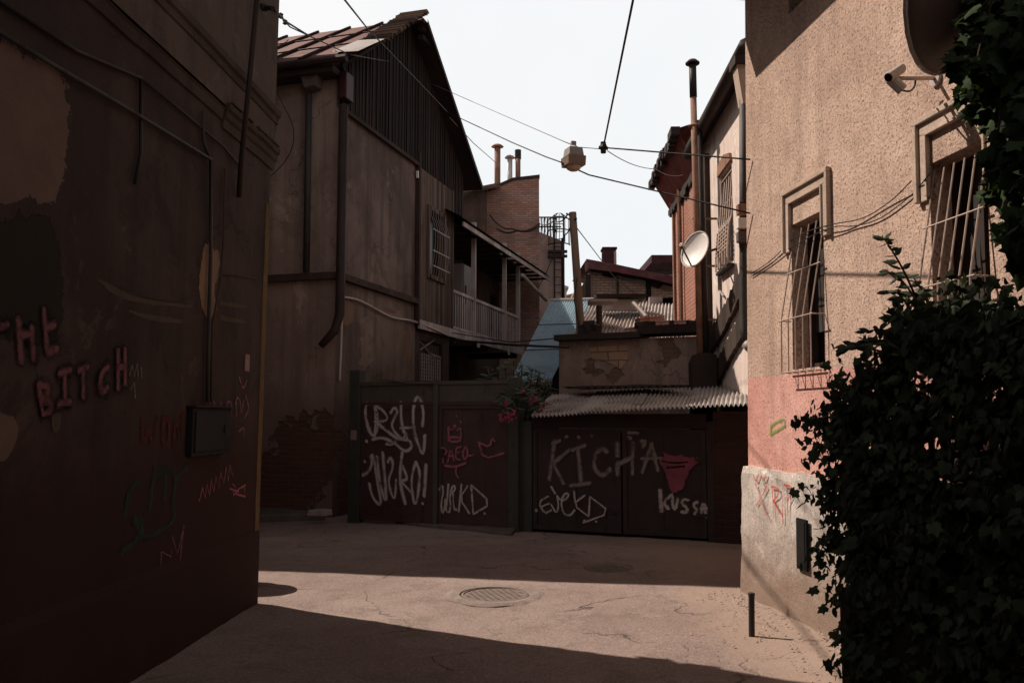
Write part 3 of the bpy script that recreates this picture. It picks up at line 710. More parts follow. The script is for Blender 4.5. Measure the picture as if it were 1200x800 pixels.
# ================================================================== GABLE HOUSE
C0 = G(389, 606); gd = hdir(890)
GH = Frame(C0, (gd.y, -gd.x))          # local x towards the camera, y out into the alley
def gable_house():
    t = thing('gabled_house', 'old brown house with a dark boarded gable, red tin roof and long wooden balcony', 'house', mw=GH.m)
    hit = GH.hit
    zs = hit(440, 158).z                       # bottom of the boarded gable
    xr = hit(478, 40).x                        # ridge
    xe = hit(541, 200).x                       # rear end
    zr = hit(478, 24).z; z_front = 7.45; z_rear = hit(545, 198).z-.15
    W_ = 9.0
    xa0, xa1 = hit(487, 300).x, hit(527, 300).x   # boarded annex
    xb1 = hit(607, 380).x; xend = hit(632, 320).x
    zfl = hit(560, 396).z                      # balcony floor
    # walls
    b = MB(); b.quad((0, 0, -.05), (xa0, 0, -.05), (xa0, 0, zs), (0, 0, zs))
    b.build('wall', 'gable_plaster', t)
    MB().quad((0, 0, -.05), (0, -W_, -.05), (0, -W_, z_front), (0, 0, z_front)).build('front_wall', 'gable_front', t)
    # below the annex
    b = MB(); hx0, hx1, hz0, hz1 = hit(491, 420).x, hit(519, 420).x, hit(505, 446).z, hit(505, 397).z
    b.wall(xa1, xa0, -.05, zfl, [(hx1, hx0, hz0-.1, hz1)], y=0, depth=.12)
    b.quad((xa1, 0, -.05), (xa1, -1.3, -.05), (xa1, -1.3, zfl), (xa1, 0, zfl))
    b.build('lower_wall', 'gable_dark', t)
    # lattice window in it
    lw = MB(); lw.box(hx1, hx1+.07, -.06, -.01, hz0-.1, hz1).box(hx0-.07, hx0, -.06, -.01, hz0-.1, hz1).box(hx1+.07, hx0-.07, -.06, -.01, hz1-.07, hz1)
    lo = lw.build('lattice_window', 'beam', t)
    MB().box(hx1+.07, hx0-.07, -.08, -.06, hz0-.1, hz1-.07).build('boards', 'lath', lo)
    k = MB(); n = 9
    for i in range(n+1):
        x = hx1+.1+(hx0-hx1-.2)*i/n; k.tube([(x, -.03, hz0-.1), (x, -.03, hz0+.55)], .014, 5)
    for i in range(9):
        z = hz0-.05+i*.07; k.tube([(hx1+.1, -.03, z), (hx0-.1, -.03, z)], .008, 5)
    k.tube([(hx0-.08, -.02, hz1-.1), ((hx0+hx1)/2, -.02, hz0+.55), (hx1+.1, -.02, hz1-.35)], .02, 5); k.tube([(hx0-.1, -.02, hz0+.6), (hx1+.1, -.02, hz0+1.0)], .018, 5)
    k.build('lattice', 'bar_grey', lo)
    # recessed long wall behind the balcony
    yb = -1.35
    b = MB(); ops = [(hit(555, 330, 'y', yb).x-.35, hit(555, 330, 'y', yb).x+.35, zfl, zfl+2.0), (hit(580, 330, 'y', yb).x-.4, hit(580, 330, 'y', yb).x+.5, zfl+.7, zfl+1.9), (hit(600, 330, 'y', yb).x-.5, hit(600, 330, 'y', yb).x+.4, zfl+.0, zfl+2.0)]
    ops.sort(); b.wall(xend-1, xa1, -.05, 7.0, ops, y=yb, depth=.2); b.build('rear_wall', 'gable_dark', t)
    for o_ in ops:
        f = MB(); f.box(o_[0], o_[0]+.07, yb-.12, yb-.03, o_[2], o_[3]).box(o_[1]-.07, o_[1], yb-.12, yb-.03, o_[2], o_[3]).box(o_[0]+.07, o_[1]-.07, yb-.12, yb-.03, o_[3]-.07, o_[3])
        fo = f.build('door' if o_[2] < zfl+.1 else 'window', 'beam', t)
        MB().quad((o_[0], yb-.14, o_[2]), (o_[1], yb-.14, o_[2]), (o_[1], yb-.14, o_[3]), (o_[0], yb-.14, o_[3])).build('pane', 'glass', fo)
    # boarded gable
    poly = [(0, zs), (0, z_front-.05), (xr, zr-.1), (xe, z_rear-.05), (xe, zs-.5), (xa0, zs-.5), (xa0, zs)]
    MB().prism(poly, -.05, .045).build('gable_boards', 'siding', t)
    bm_ = MB()
    for i in range(46):                        # battens over the joints
        x = -.05-i*.14+random.uniform(-.035, .035)
        if x < xe+.05: break
        zt = (z_front+(zr-z_front)*(x/xr) if x > xr else zr+(z_rear-zr)*((x-xr)/(xe-xr)))-.14
        bm_.box(x-random.uniform(.012, .035), x+.02, .046, .058+.012*random.random(), (zs if x > xa0 else zs-.5)+.02*random.random(), zt)
    bm_.build('battens', 'siding', t)
    o = MB().box(xa0, .03, .046, .09, zs-.05, zs+.02).build('sill_board', 'beam', t)
    # red sheet roof: front slope, rear slope, standing seams
    yo = .32
    fx = .35; fz = z_front-.08
    b = MB(); b.quad((fx, yo, fz), (fx, -W_, fz), (xr, -W_, zr), (xr, yo, zr)); b.quad((fx, yo, fz-.04), (fx, -W_, fz-.04), (xr, -W_, zr-.04), (xr, yo, zr-.04)); b.quad((fx, yo, fz), (fx, -W_, fz), (fx, -W_, fz-.04), (fx, yo, fz-.04))
    rf = b.build('roof', 'roof_red', t)
    sm = MB()
    for i in range(14):
        y = yo-.15-i*.72; sm.tube([(fx+.02, y, fz+.025), (xr, y, zr+.025)], .028, 5)
    for i in (0.35, .7): sm.tube([(fx+(xr-fx)*i, yo, fz+(zr-fz)*i+.015), (fx+(xr-fx)*i, -W_, fz+(zr-fz)*i+.015)], .014, 5)
    sm.build('seam', 'pipe_brown', rf)
    rx, rz = xe-.35, z_rear-.28
    b = MB(); b.quad((rx, yo, rz), (rx, -W_, rz), (xr, -W_, zr-.02), (xr, yo, zr-.02)); b.quad((rx, yo+.1, rz-.07), (rx, -W_, rz-.07), (xr, -W_, zr-.09), (xr, yo+.1, zr-.09)); b.quad((rx, yo+.1, rz), (xr, yo+.1, zr-.02), (xr, yo+.1, zr-.12), (rx, yo+.1, rz-.12))
    b.build('roof', 'tin_dark', t)
    # slates/boards stacked along the front verge, ragged
    vb = MB()
    for i in range(13, 46):
        f = i/46; x = fx-.25+(xr-fx+.35)*f; z = fz+(zr-fz)*f+.1
        vb.box(x-.05, x+.045, yo-.42+.09*random.random(), yo+.12+.1*random.random(), z-.025, z+.0+.02*random.random())
    vb.build('verge_boards', 'annex_wood', t)
    for k in range(3):                         # battens sticking out past the ridge
        z = zr-.02-.17*k; xe2 = xr+(z-zr)/(z_rear-zr)*(xe-xr)-.22+.05*k
        MB().box(xe2, xr-.02, yo-.12, yo+.0, z-.05, z+.04).build('roof_batten', 'siding', t)
    MB().quad((fx+.05, yo-.3, fz+.06), (fx+.05, yo+.2, fz+.02), (fx-.95, yo+.2, fz+.66), (fx-.95, yo-.3, fz+.70)).build('flashing', 'tin_bright', t)
    MB().quad((fx+.02, yo+.15, fz-.05), (fx-1.35, yo+.15, fz+.42), (fx-1.35, yo-.28, fz+.55), (fx+.02, yo-.28, fz+.12)).build('flashing', 'tin_bright', t)
    # eaves gutter and front corner
    MB().tube([(fx+.04, yo, fz-.06), (fx+.04, -W_, fz-.06)], .065, 8).build('gutter', 'pipe_brown', t)
    MB().box(.0, fx-.02, -W_, .04, fz-.22, fz-.12).build('eaves_board', 'beam', t)
    MB().box(-.12, .16, .068, .2, fz-.62, fz-.16).build('gutter_box', 'roof_maroon', t, bevel=.02)
    xk = 0.1
    MB().tube([(xk, .13, fz-.72), (xk, .13, hit(386, 365, 'y', .13).z), (xk+.06, .07, hit(386, 386, 'y', .1).z), (xk+.16, -.12, hit(370, 402, 'y', .1).z)], [.075, .075, .07, .055], 10).build('drainpipe', 'pipe_brown', t, smooth=True)
    # second downpipe with a hopper on the front face
    p = hit(362, 110, 'x', .1); q = hit(359, 318, 'x', .1)
    MB().tube([(.1, p.y, p.z), (.1, q.y, q.z)], .055, 8).build('drainpipe', 'pipe_grey', t, smooth=True)
    h = hit(366, 97, 'x', .12)
    MB().prism([(h.y-.16, h.z+.1), (h.y+.16, h.z+.12), (h.y+.12, h.z-.1), (h.y-.06, h.z-.13)], .01, .26, lambda a, c, d: (d, a, c)).build('hopper', 'concrete', t)
    # string course round the corner
    z = hit(340, 325, 'x', 0).z
    o = MB().box(.002, .10, -W_, .1, z-.07, z+.04).build('string_course', 'left_trim', t); rough_edges(o, .012, .2, freq=5)
    o = MB().box(xa0, .0, .002, .10, z-.07, z+.04).build('string_course', 'gable_dark', t); rough_edges(o, .012, .2, freq=5)
    # patches of bare plaster on the walls
    for pl, m_ in (([(397, 350), (415, 352), (416, 375), (408, 384), (398, 378)], 'tan_scar'), ([(472, 385), (482, 388), (482, 425), (474, 432), (470, 410)], 'tan_scar'), ([(448, 358), (462, 362), (466, 369), (450, 365)], 'tan_scar')):
        patch('plaster_patch', GH, pl, m_, t, .004)
    # annex: boarded box with a barred window
    za, zt = zfl+.02, zs-.05
    wx0, wx1, wz0, wz1 = hit(516, 290).x, hit(498, 290).x, hit(507, 326).z, hit(507, 250).z
    b = MB(); b.wall(xa1, xa0, za, zt, [(wx0, wx1, wz0, wz1)], y=.07, depth=.12)
    b.quad((xa1, .07, za), (xa1, -1.3, za), (xa1, -1.3, zt), (xa1, .07, zt)); b.quad((xa0, .07, za), (xa0, -.04, za), (xa0, -.04, zt), (xa0, .07, zt)); b.quad((xa1, .07, za), (xa0, .07, za), (xa0, -1.3, za), (xa1, -1.3, za))
    b.build('annex', 'annex_wood', t)
    MB().box(xa0-.02, xa0+.06, .02, .10, za-.1, zt+.3).build('corner_post', 'beam', t); MB().box(xa1, xa1+.09, .072, .10, za, zt).build('corner_post', 'annex_wood', t)
    f = MB()
    f.box(wx0-.07, wx0+.02, .072, .11, wz0-.07, wz1+.07).box(wx1-.02, wx1+.07, .072, .11, wz0-.07, wz1+.07).box(wx0+.02, wx1-.02, .072, .12, wz1-.02, wz1+.07).box(wx0+.02, wx1-.02, .072, .13, wz0-.07, wz0+.02)
    wo_ = f.build('window', 'annex_wood', t)
    MB().quad((wx0, -.04, wz0), (wx1, -.04, wz0), (wx1, -.04, wz1), (wx0, -.04, wz1)).build('pane', 'glass', wo_)
    MB().box(wx1-.22, wx1-.12, -.03, -.01, wz0+.02, wz1-.05).build('sash_bar', 'dish_white', wo_)
    g = MB(); n = 7
    for i in range(n):
        x = wx0+.03+(wx1-wx0-.06)*i/(n-1); pts = []
        for j in range(13):
            s_ = j/12; pts.append((x, .10+.02+.10*math.sin(max(0, (s_-.1)/.9)**.7*math.pi)*(1 if s_ < .95 else .5), wz1-.02-(wz1-wz0)*s_))
        g.tube(pts, .006, 5)
    g.build('grille', 'bar_grey', wo_)
    for z_ in (wz0+.18, wz0+(wz1-wz0)*.36, wz0+(wz1-wz0)*.68): MB().tube([(wx0-.03, .20, z_), (wx1+.03, .20, z_)], .013, 6).build('grille_rail', 'pipe_white', wo_)
    MB().box(xa0+.09, xa0+.13, .05, .09, hit(490, 212).z, hit(490, 204).z).build('insulator', 'dish_white', t)
    # balcony
    bal = MB().box(xb1-.1, xa1, -1.3, .06, zfl-.12, zfl).build('balcony_floor', 'rail_wood', t)
    MB().box(xb1-.1, xa0, .065, .11, zfl-.16, zfl+.02).build('fascia', 'rail_wood', t)
    for f_ in (.05, .5, .95): MB().box(xb1+(xa1-xb1)*f_-.07, xb1+(xa1-xb1)*f_+.07, -1.3, .04, zfl-.28, zfl-.125).build('balcony_joist', 'beam', t)
    ze = hit(560, 265).z
    px_posts = (555, 591, 607)
    for p_ in px_posts:
        x = hit(p_, 330).x; w = .04
        MB().box(x-w, x+w, -.05, .055, zfl+.003, ze+.02).build('balcony_post', 'rail_wood', t)
        MB().box(x-.06, x+.06, .112, .15, zfl-.26, zfl+.08).build('post_foot', 'rail_wood', t)
    zrl = hit(530, 340).z
    MB().box(xb1, xa1, -.03, .035, zrl-.05, zrl+.02).build('handrail', 'rail_wood', t)
    MB().box(xb1, xa1, -.02, .025, zfl+.06, zfl+.11).build('bottom_rail', 'rail_wood', t)
    bl = MB(); L_ = xa1-xb1; nb = 36
    for i in range(nb):
        x = xb1+.06+L_*(i+.5)/nb*.985
        bl = MB().box(x-.026, x+.026, -.003, .004, zfl+.11, zrl-.05); bl.build('baluster', 'rail_wood', t)
    # balcony roof
    zee = hit(560, 268, 'y', .35).z
    b = MB(); b.quad((xa1+.5, .38, zee), (xend, .38, zee), (xend, yb, zee+.95), (xa1+.5, yb, zee+.95)); b.quad((xa1+.5, .38, zee-.03), (xend, .38, zee-.03), (xend, yb, zee+.92), (xa1+.5, yb, zee+.92))
    b.build('balcony_roof', 'tin_dark', t)
    MB().box(xend, xa1+.02, .30, .34, zee-.14, zee-.035).build('eaves_board', 'rail_wood', t)
    rb = MB()
    for i in range(13):
        x = xend+.1+i*(xa1-xend)/12.4; rb.box(x-.04, x+.04, -1.3, .3, zee-.1, zee-.04)
    rb.build('rafter', 'beam', t)
    MB().box(xend+.9, xa1, -1.32, -.1, zee-.02, zee+.02).build('ceiling_boards', 'beam', t)
    # brace under the end of the eave
    MB().tube([hit(612, 322, 'y', .25), hit(640, 352, 'y', .0)], .05, 6).build('brace', 'rail_wood', t)
    # step at its foot
    st = MB(); a = hit(300, 600, 'z', 0.02)
    return t
gable_house()
def cabinet():
    p = GH.hit(538, 350, 'y', -.55); q = GH.hit(538, 312, 'y', -.55)
    zf = GH.hit(560, 396).z
    t = thing('refrigerator', 'pale refrigerator standing on the wooden balcony behind the railing', 'refrigerator', mw=GH.m @ Matrix.Translation((p.x, -.6, zf+.003)))
    h = q.z-zf
    MB().box(-.45, .4, -.3, .28, 0, h).build('body', 'cabinet', t, bevel=.02)
    MB().box(-.43, .38, .283, .31, h*.38, h-.02).build('door', 'cabinet', t, bevel=.01); MB().box(-.43, .38, .283, .31, .04, h*.36).build('door', 'cabinet', t, bevel=.01)
    MB().tube([(.3, .33, h*.45), (.3, .33, h*.7)], .014, 6).build('handle', 'iron', t)
cabinet()
# white cable along the house
hp = lambda x, y, d=.05: GH.w(GH.hit(x, y, 'y', d))
def cable_white():
    pts = smoothpts([hp(398, 447), hp(400, 400), hp(401, 349), hp(404, 348), hp(420, 351), hp(440, 362), hp(460, 373), hp(482, 375), hp(505, 384, .13), hp(527, 394, .13)], 2)
    tag(MB().tube(pts, .02, 6).build('cable', 'pipe_white', smooth=True), 'white plastic cable running along the gabled house under its balcony', 'cable')
cable_white()
def step():
    a = G(300, 613); b_ = G(380, 609); c = G(384, 600)
    o = MB().prism([(G(285, 612).x, G(285, 612).y), (b_.x, b_.y), (c.x, c.y+.15), (G(285, 600).x, G(285, 600).y)], -.05, .11, lambda x, y, d: (x, y, d)).build('kerb', 'concrete', bevel=.02)
    rough_edges(o, .012, .15, freq=4); struct(o)
    p = G(374, 604, .11)
    o = MB().prism([(-.17, -.09), (.12, -.12), (.2, .05), (-.05, .12)], 0, .09, lambda x, y, d: (x*(1-d), y*(1-d), d)).build('concrete_block', 'white_block', bevel=.015)
    o.location = (p.x, p.y, .115); tag(o, 'small pale broken block lying on the kerb left of the gate', 'block')
step()

# ================================================================== GATE (between house and oleander)
g0, g1 = G(412, 611), G(605, 621)
gdir = (g1-g0).normalized()
GT = Frame(g0, (gdir.y, -gdir.x)) if (gdir.y*0+(-gdir.x)) < 0 else Frame(g0, (-gdir.y, gdir.x))
def gate():
    t = thing('metal_gate', 'dark brown metal gate with white graffiti and greenish top panel and posts', 'gate', mw=GT.m)
    h = GT.hit
    zt = h(460, 449).z; zb = .04
    def X(px, py=540): return h(px, py).x
    zp = h(460, 471).z                 # bottom of the green top panel
    def span(a, b_): return min(a, b_), max(a, b_)
    a, c = span(X(411), X(423)); MB().box(a, c, -.1, .07, -.05, h(417, 434).z).build('gate_post', 'gate_post', t, bevel=.008)
    a, c = span(X(509), X(514)); MB().box(a, c, -.04, .05, -.05, zt+.04).build('gate_post', 'gate_green', t, bevel=.005)
    a, c = span(X(597), X(609)); MB().box(a, c, -.1, .06, -.05, zt+.06).build('gate_post', 'gate_post', t, bevel=.008)
    a, c = span(X(423), X(597))
    m0, m1 = span(X(509), X(514))
    for s0, s1 in ((a, m0), (m1, c)):
        tp = MB().box(s0, s1, -.012, .014, zp, zt-.03)
        tp.build('top_panel', 'gate_green', t)
        MB().box(s0, s1, -.03, .035, zt-.03, zt+.025).build('top_rail', 'gate_green', t)
        MB().box(s0, s1, -.03, .03, zp-.045, zp).build('middle_rail', 'gate_paint', t)
        lf = MB().box(s0+.012, s1-.012, -.016, .004, zb, zp-.05).build('gate_leaf', 'gate_paint', t)
        fr = MB().box(s0+.012, s0+.06, .005, .022, zb, zp-.05).box(s1-.06, s1-.012, .005, .022, zb, zp-.05).box(s0+.06, s1-.06, .005, .022, zb, zb+.05).box(s0+.06, s1-.06, .005, .022, zp-.1, zp-.05)
        fr.build('leaf_frame', 'gate_paint', lf)
        for z_ in (.35, 1.35): MB().tube([(s0+.005, .03, z_), (s0+.005, .03, z_+.13)], .016, 8).build('hinge', 'iron', lf)
        for f_ in (.33, .66): MB().box(s0+(s1-s0)*f_-.004, s0+(s1-s0)*f_+.004, .005, .009, zb+.05, zp-.1).build('weld_seam', 'gate_post', lf)
    MB().tube([h(446, 444, 'y', .05), h(480, 449, 'y', .05), h(512, 449, 'y', .05)], .012, 6).build('rod', 'gate_green', t)
    MB().box(X(417)-.05, X(417)+.05, .071, .075, h(417, 515).z, h(417, 504).z).build('paper_notice', 'paper', t)
    hx = X(517); MB().box(hx-.05, hx+.0, .023, .06, 1.0, 1.12).build('lock', 'iron', t)
    A = crop(410, 440, 4.445)
    ST = [[(88, 140), (78, 190), (95, 275), (120, 320), (142, 285), (146, 210), (128, 150)], [(130, 150), (136, 240), (128, 330)], [(130, 152), (178, 185), (200, 222), (180, 238), (130, 238)], [(130, 238), (190, 285), (250, 330), (300, 335)],
          [(212, 195), (232, 160), (250, 188), (232, 222), (215, 262), (245, 308), (275, 335)], [(266, 138), (268, 260), (302, 332)], [(262, 272), (338, 270)], [(296, 300), (274, 332)],
          [(378, 262), (386, 190), (366, 115), (345, 110), (328, 180), (334, 290), (360, 370), (385, 422), (392, 308)], [(118, 332), (170, 320), (235, 350), (272, 386), (302, 394), (326, 366), (312, 338)], [(190, 355), (215, 362), (238, 345)], [(88, 345)], [(392, 312), (388, 322)],
          [(68, 518), (100, 500), (120, 450), (110, 402), (128, 440), (152, 590), (165, 672), (138, 662), (112, 615), (102, 560)], [(78, 450)], [(142, 420), (155, 560), (192, 675), (186, 560), (172, 398)],
          [(198, 452), (210, 420), (226, 450), (222, 490), (200, 540), (215, 612), (236, 652), (242, 540)], [(274, 398), (262, 500), (264, 570), (290, 667)], [(275, 468), (306, 540), (265, 546)], [(265, 546), (305, 590), (332, 622)],
          [(345, 448), (322, 520), (324, 600), (340, 687), (360, 600), (367, 500), (345, 448)], [(398, 463), (388, 628)], [(380, 662), (381, 668)]]
    strokes('graffiti', GT, ST, .05, 'spray_white', t, .026, A, label='large white sprayed graffiti tag')
    Bc = crop(500, 450, 4.708)
    strokes('graffiti', GT, [[(68, 582), (88, 550), (92, 600), (80, 650), (84, 716), (100, 690), (102, 630)], [(120, 550), (112, 650), (104, 702), (132, 706), (128, 600), (150, 550), (160, 580), (132, 602)], [(145, 600), (150, 692), (166, 690)], [(192, 553), (178, 702)], [(226, 560), (182, 630), (236, 712)], [(246, 556), (258, 716)], [(246, 556), (360, 656), (258, 716)], [(318, 708), (322, 716)]], .036, 'spray_white', t, .026, Bc, it=1, label='small white tag with a triangle')
    strokes('graffiti', GT, [[(122, 292), (118, 222), (140, 262), (155, 212), (166, 262), (186, 230), (190, 290)], [(122, 296), (150, 290), (188, 294), (184, 314), (126, 318), (122, 298)], [(163, 172), (164, 178)], [(187, 205), (188, 211)], [(82, 348), (92, 432)], [(82, 350), (112, 358), (105, 385), (88, 390)], [(115, 432), (134, 345), (150, 422)], [(120, 395), (146, 395)], [(165, 350), (158, 412), (186, 416)], [(160, 380), (182, 375)], [(165, 350), (190, 345)], [(210, 345), (198, 385), (210, 420), (228, 390), (222, 350), (206, 346)], [(228, 395), (256, 390)], [(100, 447), (150, 457), (216, 435)], [(165, 452), (160, 490), (176, 516)], [(288, 320), (312, 412), (426, 380)], [(288, 320), (348, 348), (362, 290), (376, 316)]], .036, 'spray_pink', t, .027, Bc, it=1, label='pink sprayed crown and scrawl')
gate()
# concrete strip at the foot of the gate
o = MB().prism([(G(462, 614).x, G(462, 614).y+.1), (G(600, 627).x, G(600, 627).y), (G(604, 622).x, G(604, 622).y+.2), (G(470, 611).x, G(470, 611).y+.2)], -.05, .035, lambda x, y, d: (x, y, d)).build('threshold', 'concrete', bevel=.01)
rough_edges(o, .012, .12); struct(o)

# ================================================================== GARAGE
r0, r1 = G(614, 621), G(840, 634)
rdir = (r1-r0).normalized(); rn = Vector((rdir.y, -rdir.x, 0))
if rn.y > 0: rn = -rn
GR = Frame(r0, rn)
def garage():
    t = thing('garage', 'low dark garage with scrawled double doors under a rusty corrugated roof', 'garage', mw=GR.m)
    h = GR.hit
    def X(px, py=560): return h(px, py).x
    def bx(name, p0, p1, y0, y1, z0, z1, mat, parent=t, bev=.004):
        a, c = sorted((X(p0), X(p1))); return MB().box(a, c, y0, y1, z0, z1).build(name, mat, parent, bevel=bev)
    zd = h(720, 502).z
    xl, xr_ = X(611), X(882)
    bx('door_post', 610, 624, -.1, .03, -.05, zd+.1, 'gate_post')
    bx('door_post', 829, 837, -.1, .03, -.05, zd+.1, 'garage_paint')
    bx('lintel', 624, 829, -.12, .02, zd+.005, zd+.2, 'tin_dark')
    for p0, p1 in ((625, 728), (730, 828)):
        d = bx('door_leaf', p0, p1, -.03, .0, .03, zd-.005, 'garage_paint', bev=0)
        a, c = sorted((X(p0), X(p1)))
        MB().box(a, a+.06, .001, .018, .03, zd-.01).box(c-.06, c, .001, .018, .03, zd-.01).box(a+.06, c-.06, .001, .018, zd-.07, zd-.01).box(a+.06, c-.06, .001, .018, .03, .1).build('leaf_frame', 'garage_paint', d)
        for z_ in (.3, 1.0): MB().box(a-.01, a+.14, .019, .026, z_, z_+.045).build('hinge', 'iron', d)
        MB().box((a+c)/2-.004, (a+c)/2+.004, .001, .006, .1, zd-.07).build('weld_seam', 'tin_dark', d)
    a, c = sorted((X(837), X(905))); b = MB().box(a, c, -.3, .025, -.05, h(860, 482).z); b.build('pier', 'brick_dark', t)
    # body behind the doors
    xa, xb = sorted((xl, X(905)))
    MB().box(xa, xb, -2.6, -.305, -.05, zd-.1).build('wall', 'brick_dark', t)
    # paint
    C_ = crop(610, 490, 5.714); D_ = crop(720, 490, 5.714)
    strokes('graffiti', GR, [[(230, 148), (210, 290), (190, 412)], [(326, 208), (268, 262), (212, 302)], [(215, 300), (255, 370), (288, 438)], [(212, 168), (265, 148)], [(348, 212), (432, 180)], [(383, 208), (398, 330), (406, 442)], [(334, 452), (466, 432)], [(580, 226), (550, 200), (505, 230), (488, 310), (515, 368), (560, 384), (602, 338)], [(648, 165), (650, 378)], [(650, 312), (750, 262)], [(390, 130)], [(475, 120)], [(300, 125), (315, 122)]], .06, 'spray_dim', t, .021, C_, label='large grey painted name in capitals')
    strokes('graffiti', GR, [[(125, 160), (120, 375)], [(20, 305), (120, 258)], [(185, 362), (225, 250), (250, 168)], [(250, 168), (270, 260), (292, 352)], [(180, 268), (318, 265)], [(90, 95), (160, 98)], [(180, 150), (210, 160), (190, 190)], [(95, 125), (110, 135)]], .055, 'spray_dim', t, .022, D_)
    strokes('graffiti', GR, [[(186, 520), (118, 560), (160, 637), (206, 614)], [(140, 590), (192, 568)], [(205, 575), (240, 637), (256, 590), (244, 515)], [(244, 515), (266, 548), (302, 545), (326, 510), (302, 495), (275, 540), (275, 600), (300, 648), (340, 646), (362, 612)], [(358, 488), (366, 562)], [(432, 514), (350, 575), (456, 656)], [(465, 524), (456, 656)], [(465, 524), (606, 630), (420, 697)], [(505, 688), (508, 692)], [(106, 620)], [(205, 455), (233, 502)], [(430, 690)]], .032, 'spray_white', t, .023, C_, it=1, label='small white tag')
    strokes('graffiti', GR, [[(305, 478), (316, 622)], [(386, 510), (326, 560), (362, 607)], [(390, 522), (390, 590), (408, 612), (426, 540)], [(497, 548), (462, 540), (450, 570), (490, 600), (480, 632), (448, 625)], [(556, 560), (530, 568), (535, 595), (556, 612), (536, 640)], [(578, 642), (600, 545), (613, 657)], [(578, 606), (622, 600)]], .05, 'spray_white', t, .022, D_, it=1)
    patch('paint_patch', GR, [(320, 220), (440, 245), (540, 245), (572, 290), (512, 340), (482, 420), (470, 462), (420, 507), (380, 495), (350, 390), (330, 330), (283, 283), (325, 265)], patchmat('pink_paint', (.27, .075, .11), (.20, .055, .08)), t, .024, D_, label='pink painted patch')
    strokes('graffiti', GR, [[(320, 285), (400, 300), (490, 292)], [(350, 330), (470, 320)]], .03, 'spray_black', t, .028, D_)
    # roof: overlapping worn corrugated sheets
    zf0, zf1 = h(640, 488, 'y', .45).z, h(860, 474, 'y', .45).z
    zr0 = h(655, 462, 'y', -2.0).z; zr1 = h(850, 452, 'y', -2.0).z
    xs0, xs1 = h(622, 488, 'y', .45).x, h(880, 474, 'y', .45).x
    xk0, xk1 = h(650, 462, 'y', -2.0).x, h(880, 455, 'y', -2.0).x
    b = MB(); n = 4
    for i in range(n):
        f0, f1 = i/n-.015, (i+1)/n+.015
        l = lambda p, q, f: p+(q-p)*f
        off = .012*(i % 2)
        b.corr((l(xs0, xs1, f0), .45+random.uniform(-.08, .08), l(zf0, zf1, f0)+off), (l(xs0, xs1, f1), .45+random.uniform(-.08, .08), l(zf0, zf1, f1)+off),
               (l(xk0, xk1, f0), -2.0, l(zr0, zr1, f0)+off), (l(xk0, xk1, f1), -2.0, l(zr0, zr1, f1)+off), 14, .02, 5, .03)
    b.build('roof', 'tin', t, smooth=True)
    b = MB(); b.corr((xs0-.25, -1.2, zf0+.42), (xs0-1.9, -1.2, zf0+.45), (xk0-.1, -2.1, zr0+.12), (xk0-1.7, -2.1, zr0+.12), 14, .02, 3, .05); b.build('loose_sheet', 'tin_dark', t, smooth=True)
garage()

# ================================================================== WALL AND SHEDS BEHIND THE GARAGE
CW = Frame(W(735, 430, 14.3)*1.0-Vector((0, 0, W(735, 430, 14.3).z)), rn)
def court_wall():
    t = thing('courtyard_wall', 'shaded plaster wall with a bared brick patch above the garage roof', 'wall', mw=CW.m)
    h = CW.hit
    x0, x1 = sorted((h(655, 430).x, h(826, 430).x)); zt = h(735, 397).z
    MB().box(x0, x1, -.3, 0, -.05, zt).build('wall', 'court_plaster', t)
    o = MB().prism([(h(p, q).x, h(p, q).z) for p, q in ((690, 407), (735, 404), (737, 420), (728, 432), (712, 424), (694, 420))], .001, .012).build('bared_bricks', 'brick_patch', t); 
    a, c = sorted((h(653, 395).x, h(752, 393).x)); MB().box(a, c, -.5, .18, zt+.003, zt+.1).build('coping_board', 'tin_dark', t)
    a, c = sorted((h(750, 390).x, h(822, 390).x)); MB().box(a, c, -.5, .12, zt+.06, zt+.2).build('coping_board', 'beam', t)
    # loose tiles and bricks lying on the coping
    for k in range(12):
        x = h(738+k*6.2, 385).x; z = zt+.205 if k > 1 else zt+.12
        o = MB().box(-.11, .11, -.07, .07, 0, .08).build('loose_brick', 'beam' if k % 3 else 'brick_tower', t, bevel=.008); o.location = (x, -.15+random.uniform(-.1, .1), z); o.rotation_euler = (0, random.uniform(-.15, .15), random.uniform(-.6, .6))
    for k, (p, q, m_) in enumerate(((757, 379, 'brick_red'), (766, 378, 'brick_red'), (752, 382, 'brick_red'))):
        P = h(p, q); o = MB().box(-.13, .13, -.08, .08, 0, .11).build('loose_brick', m_, t, bevel=.01); o.location = (P.x, -.2, zt+.27); o.rotation_euler = (0, .1*k, .4*k)
    for k in range(7):
        P = h(682+k*2.2, 388); o = MB().box(-.1, .1, -.08, .08, 0, .1).build('loose_brick', 'tin_dark', t, bevel=.01); o.location = (P.x, -.1, zt+.102+.09*(k % 2)+.05*(k in (3, 4))); o.rotation_euler = (0, random.uniform(-.3, .3), random.uniform(-.6, .6))
court_wall()
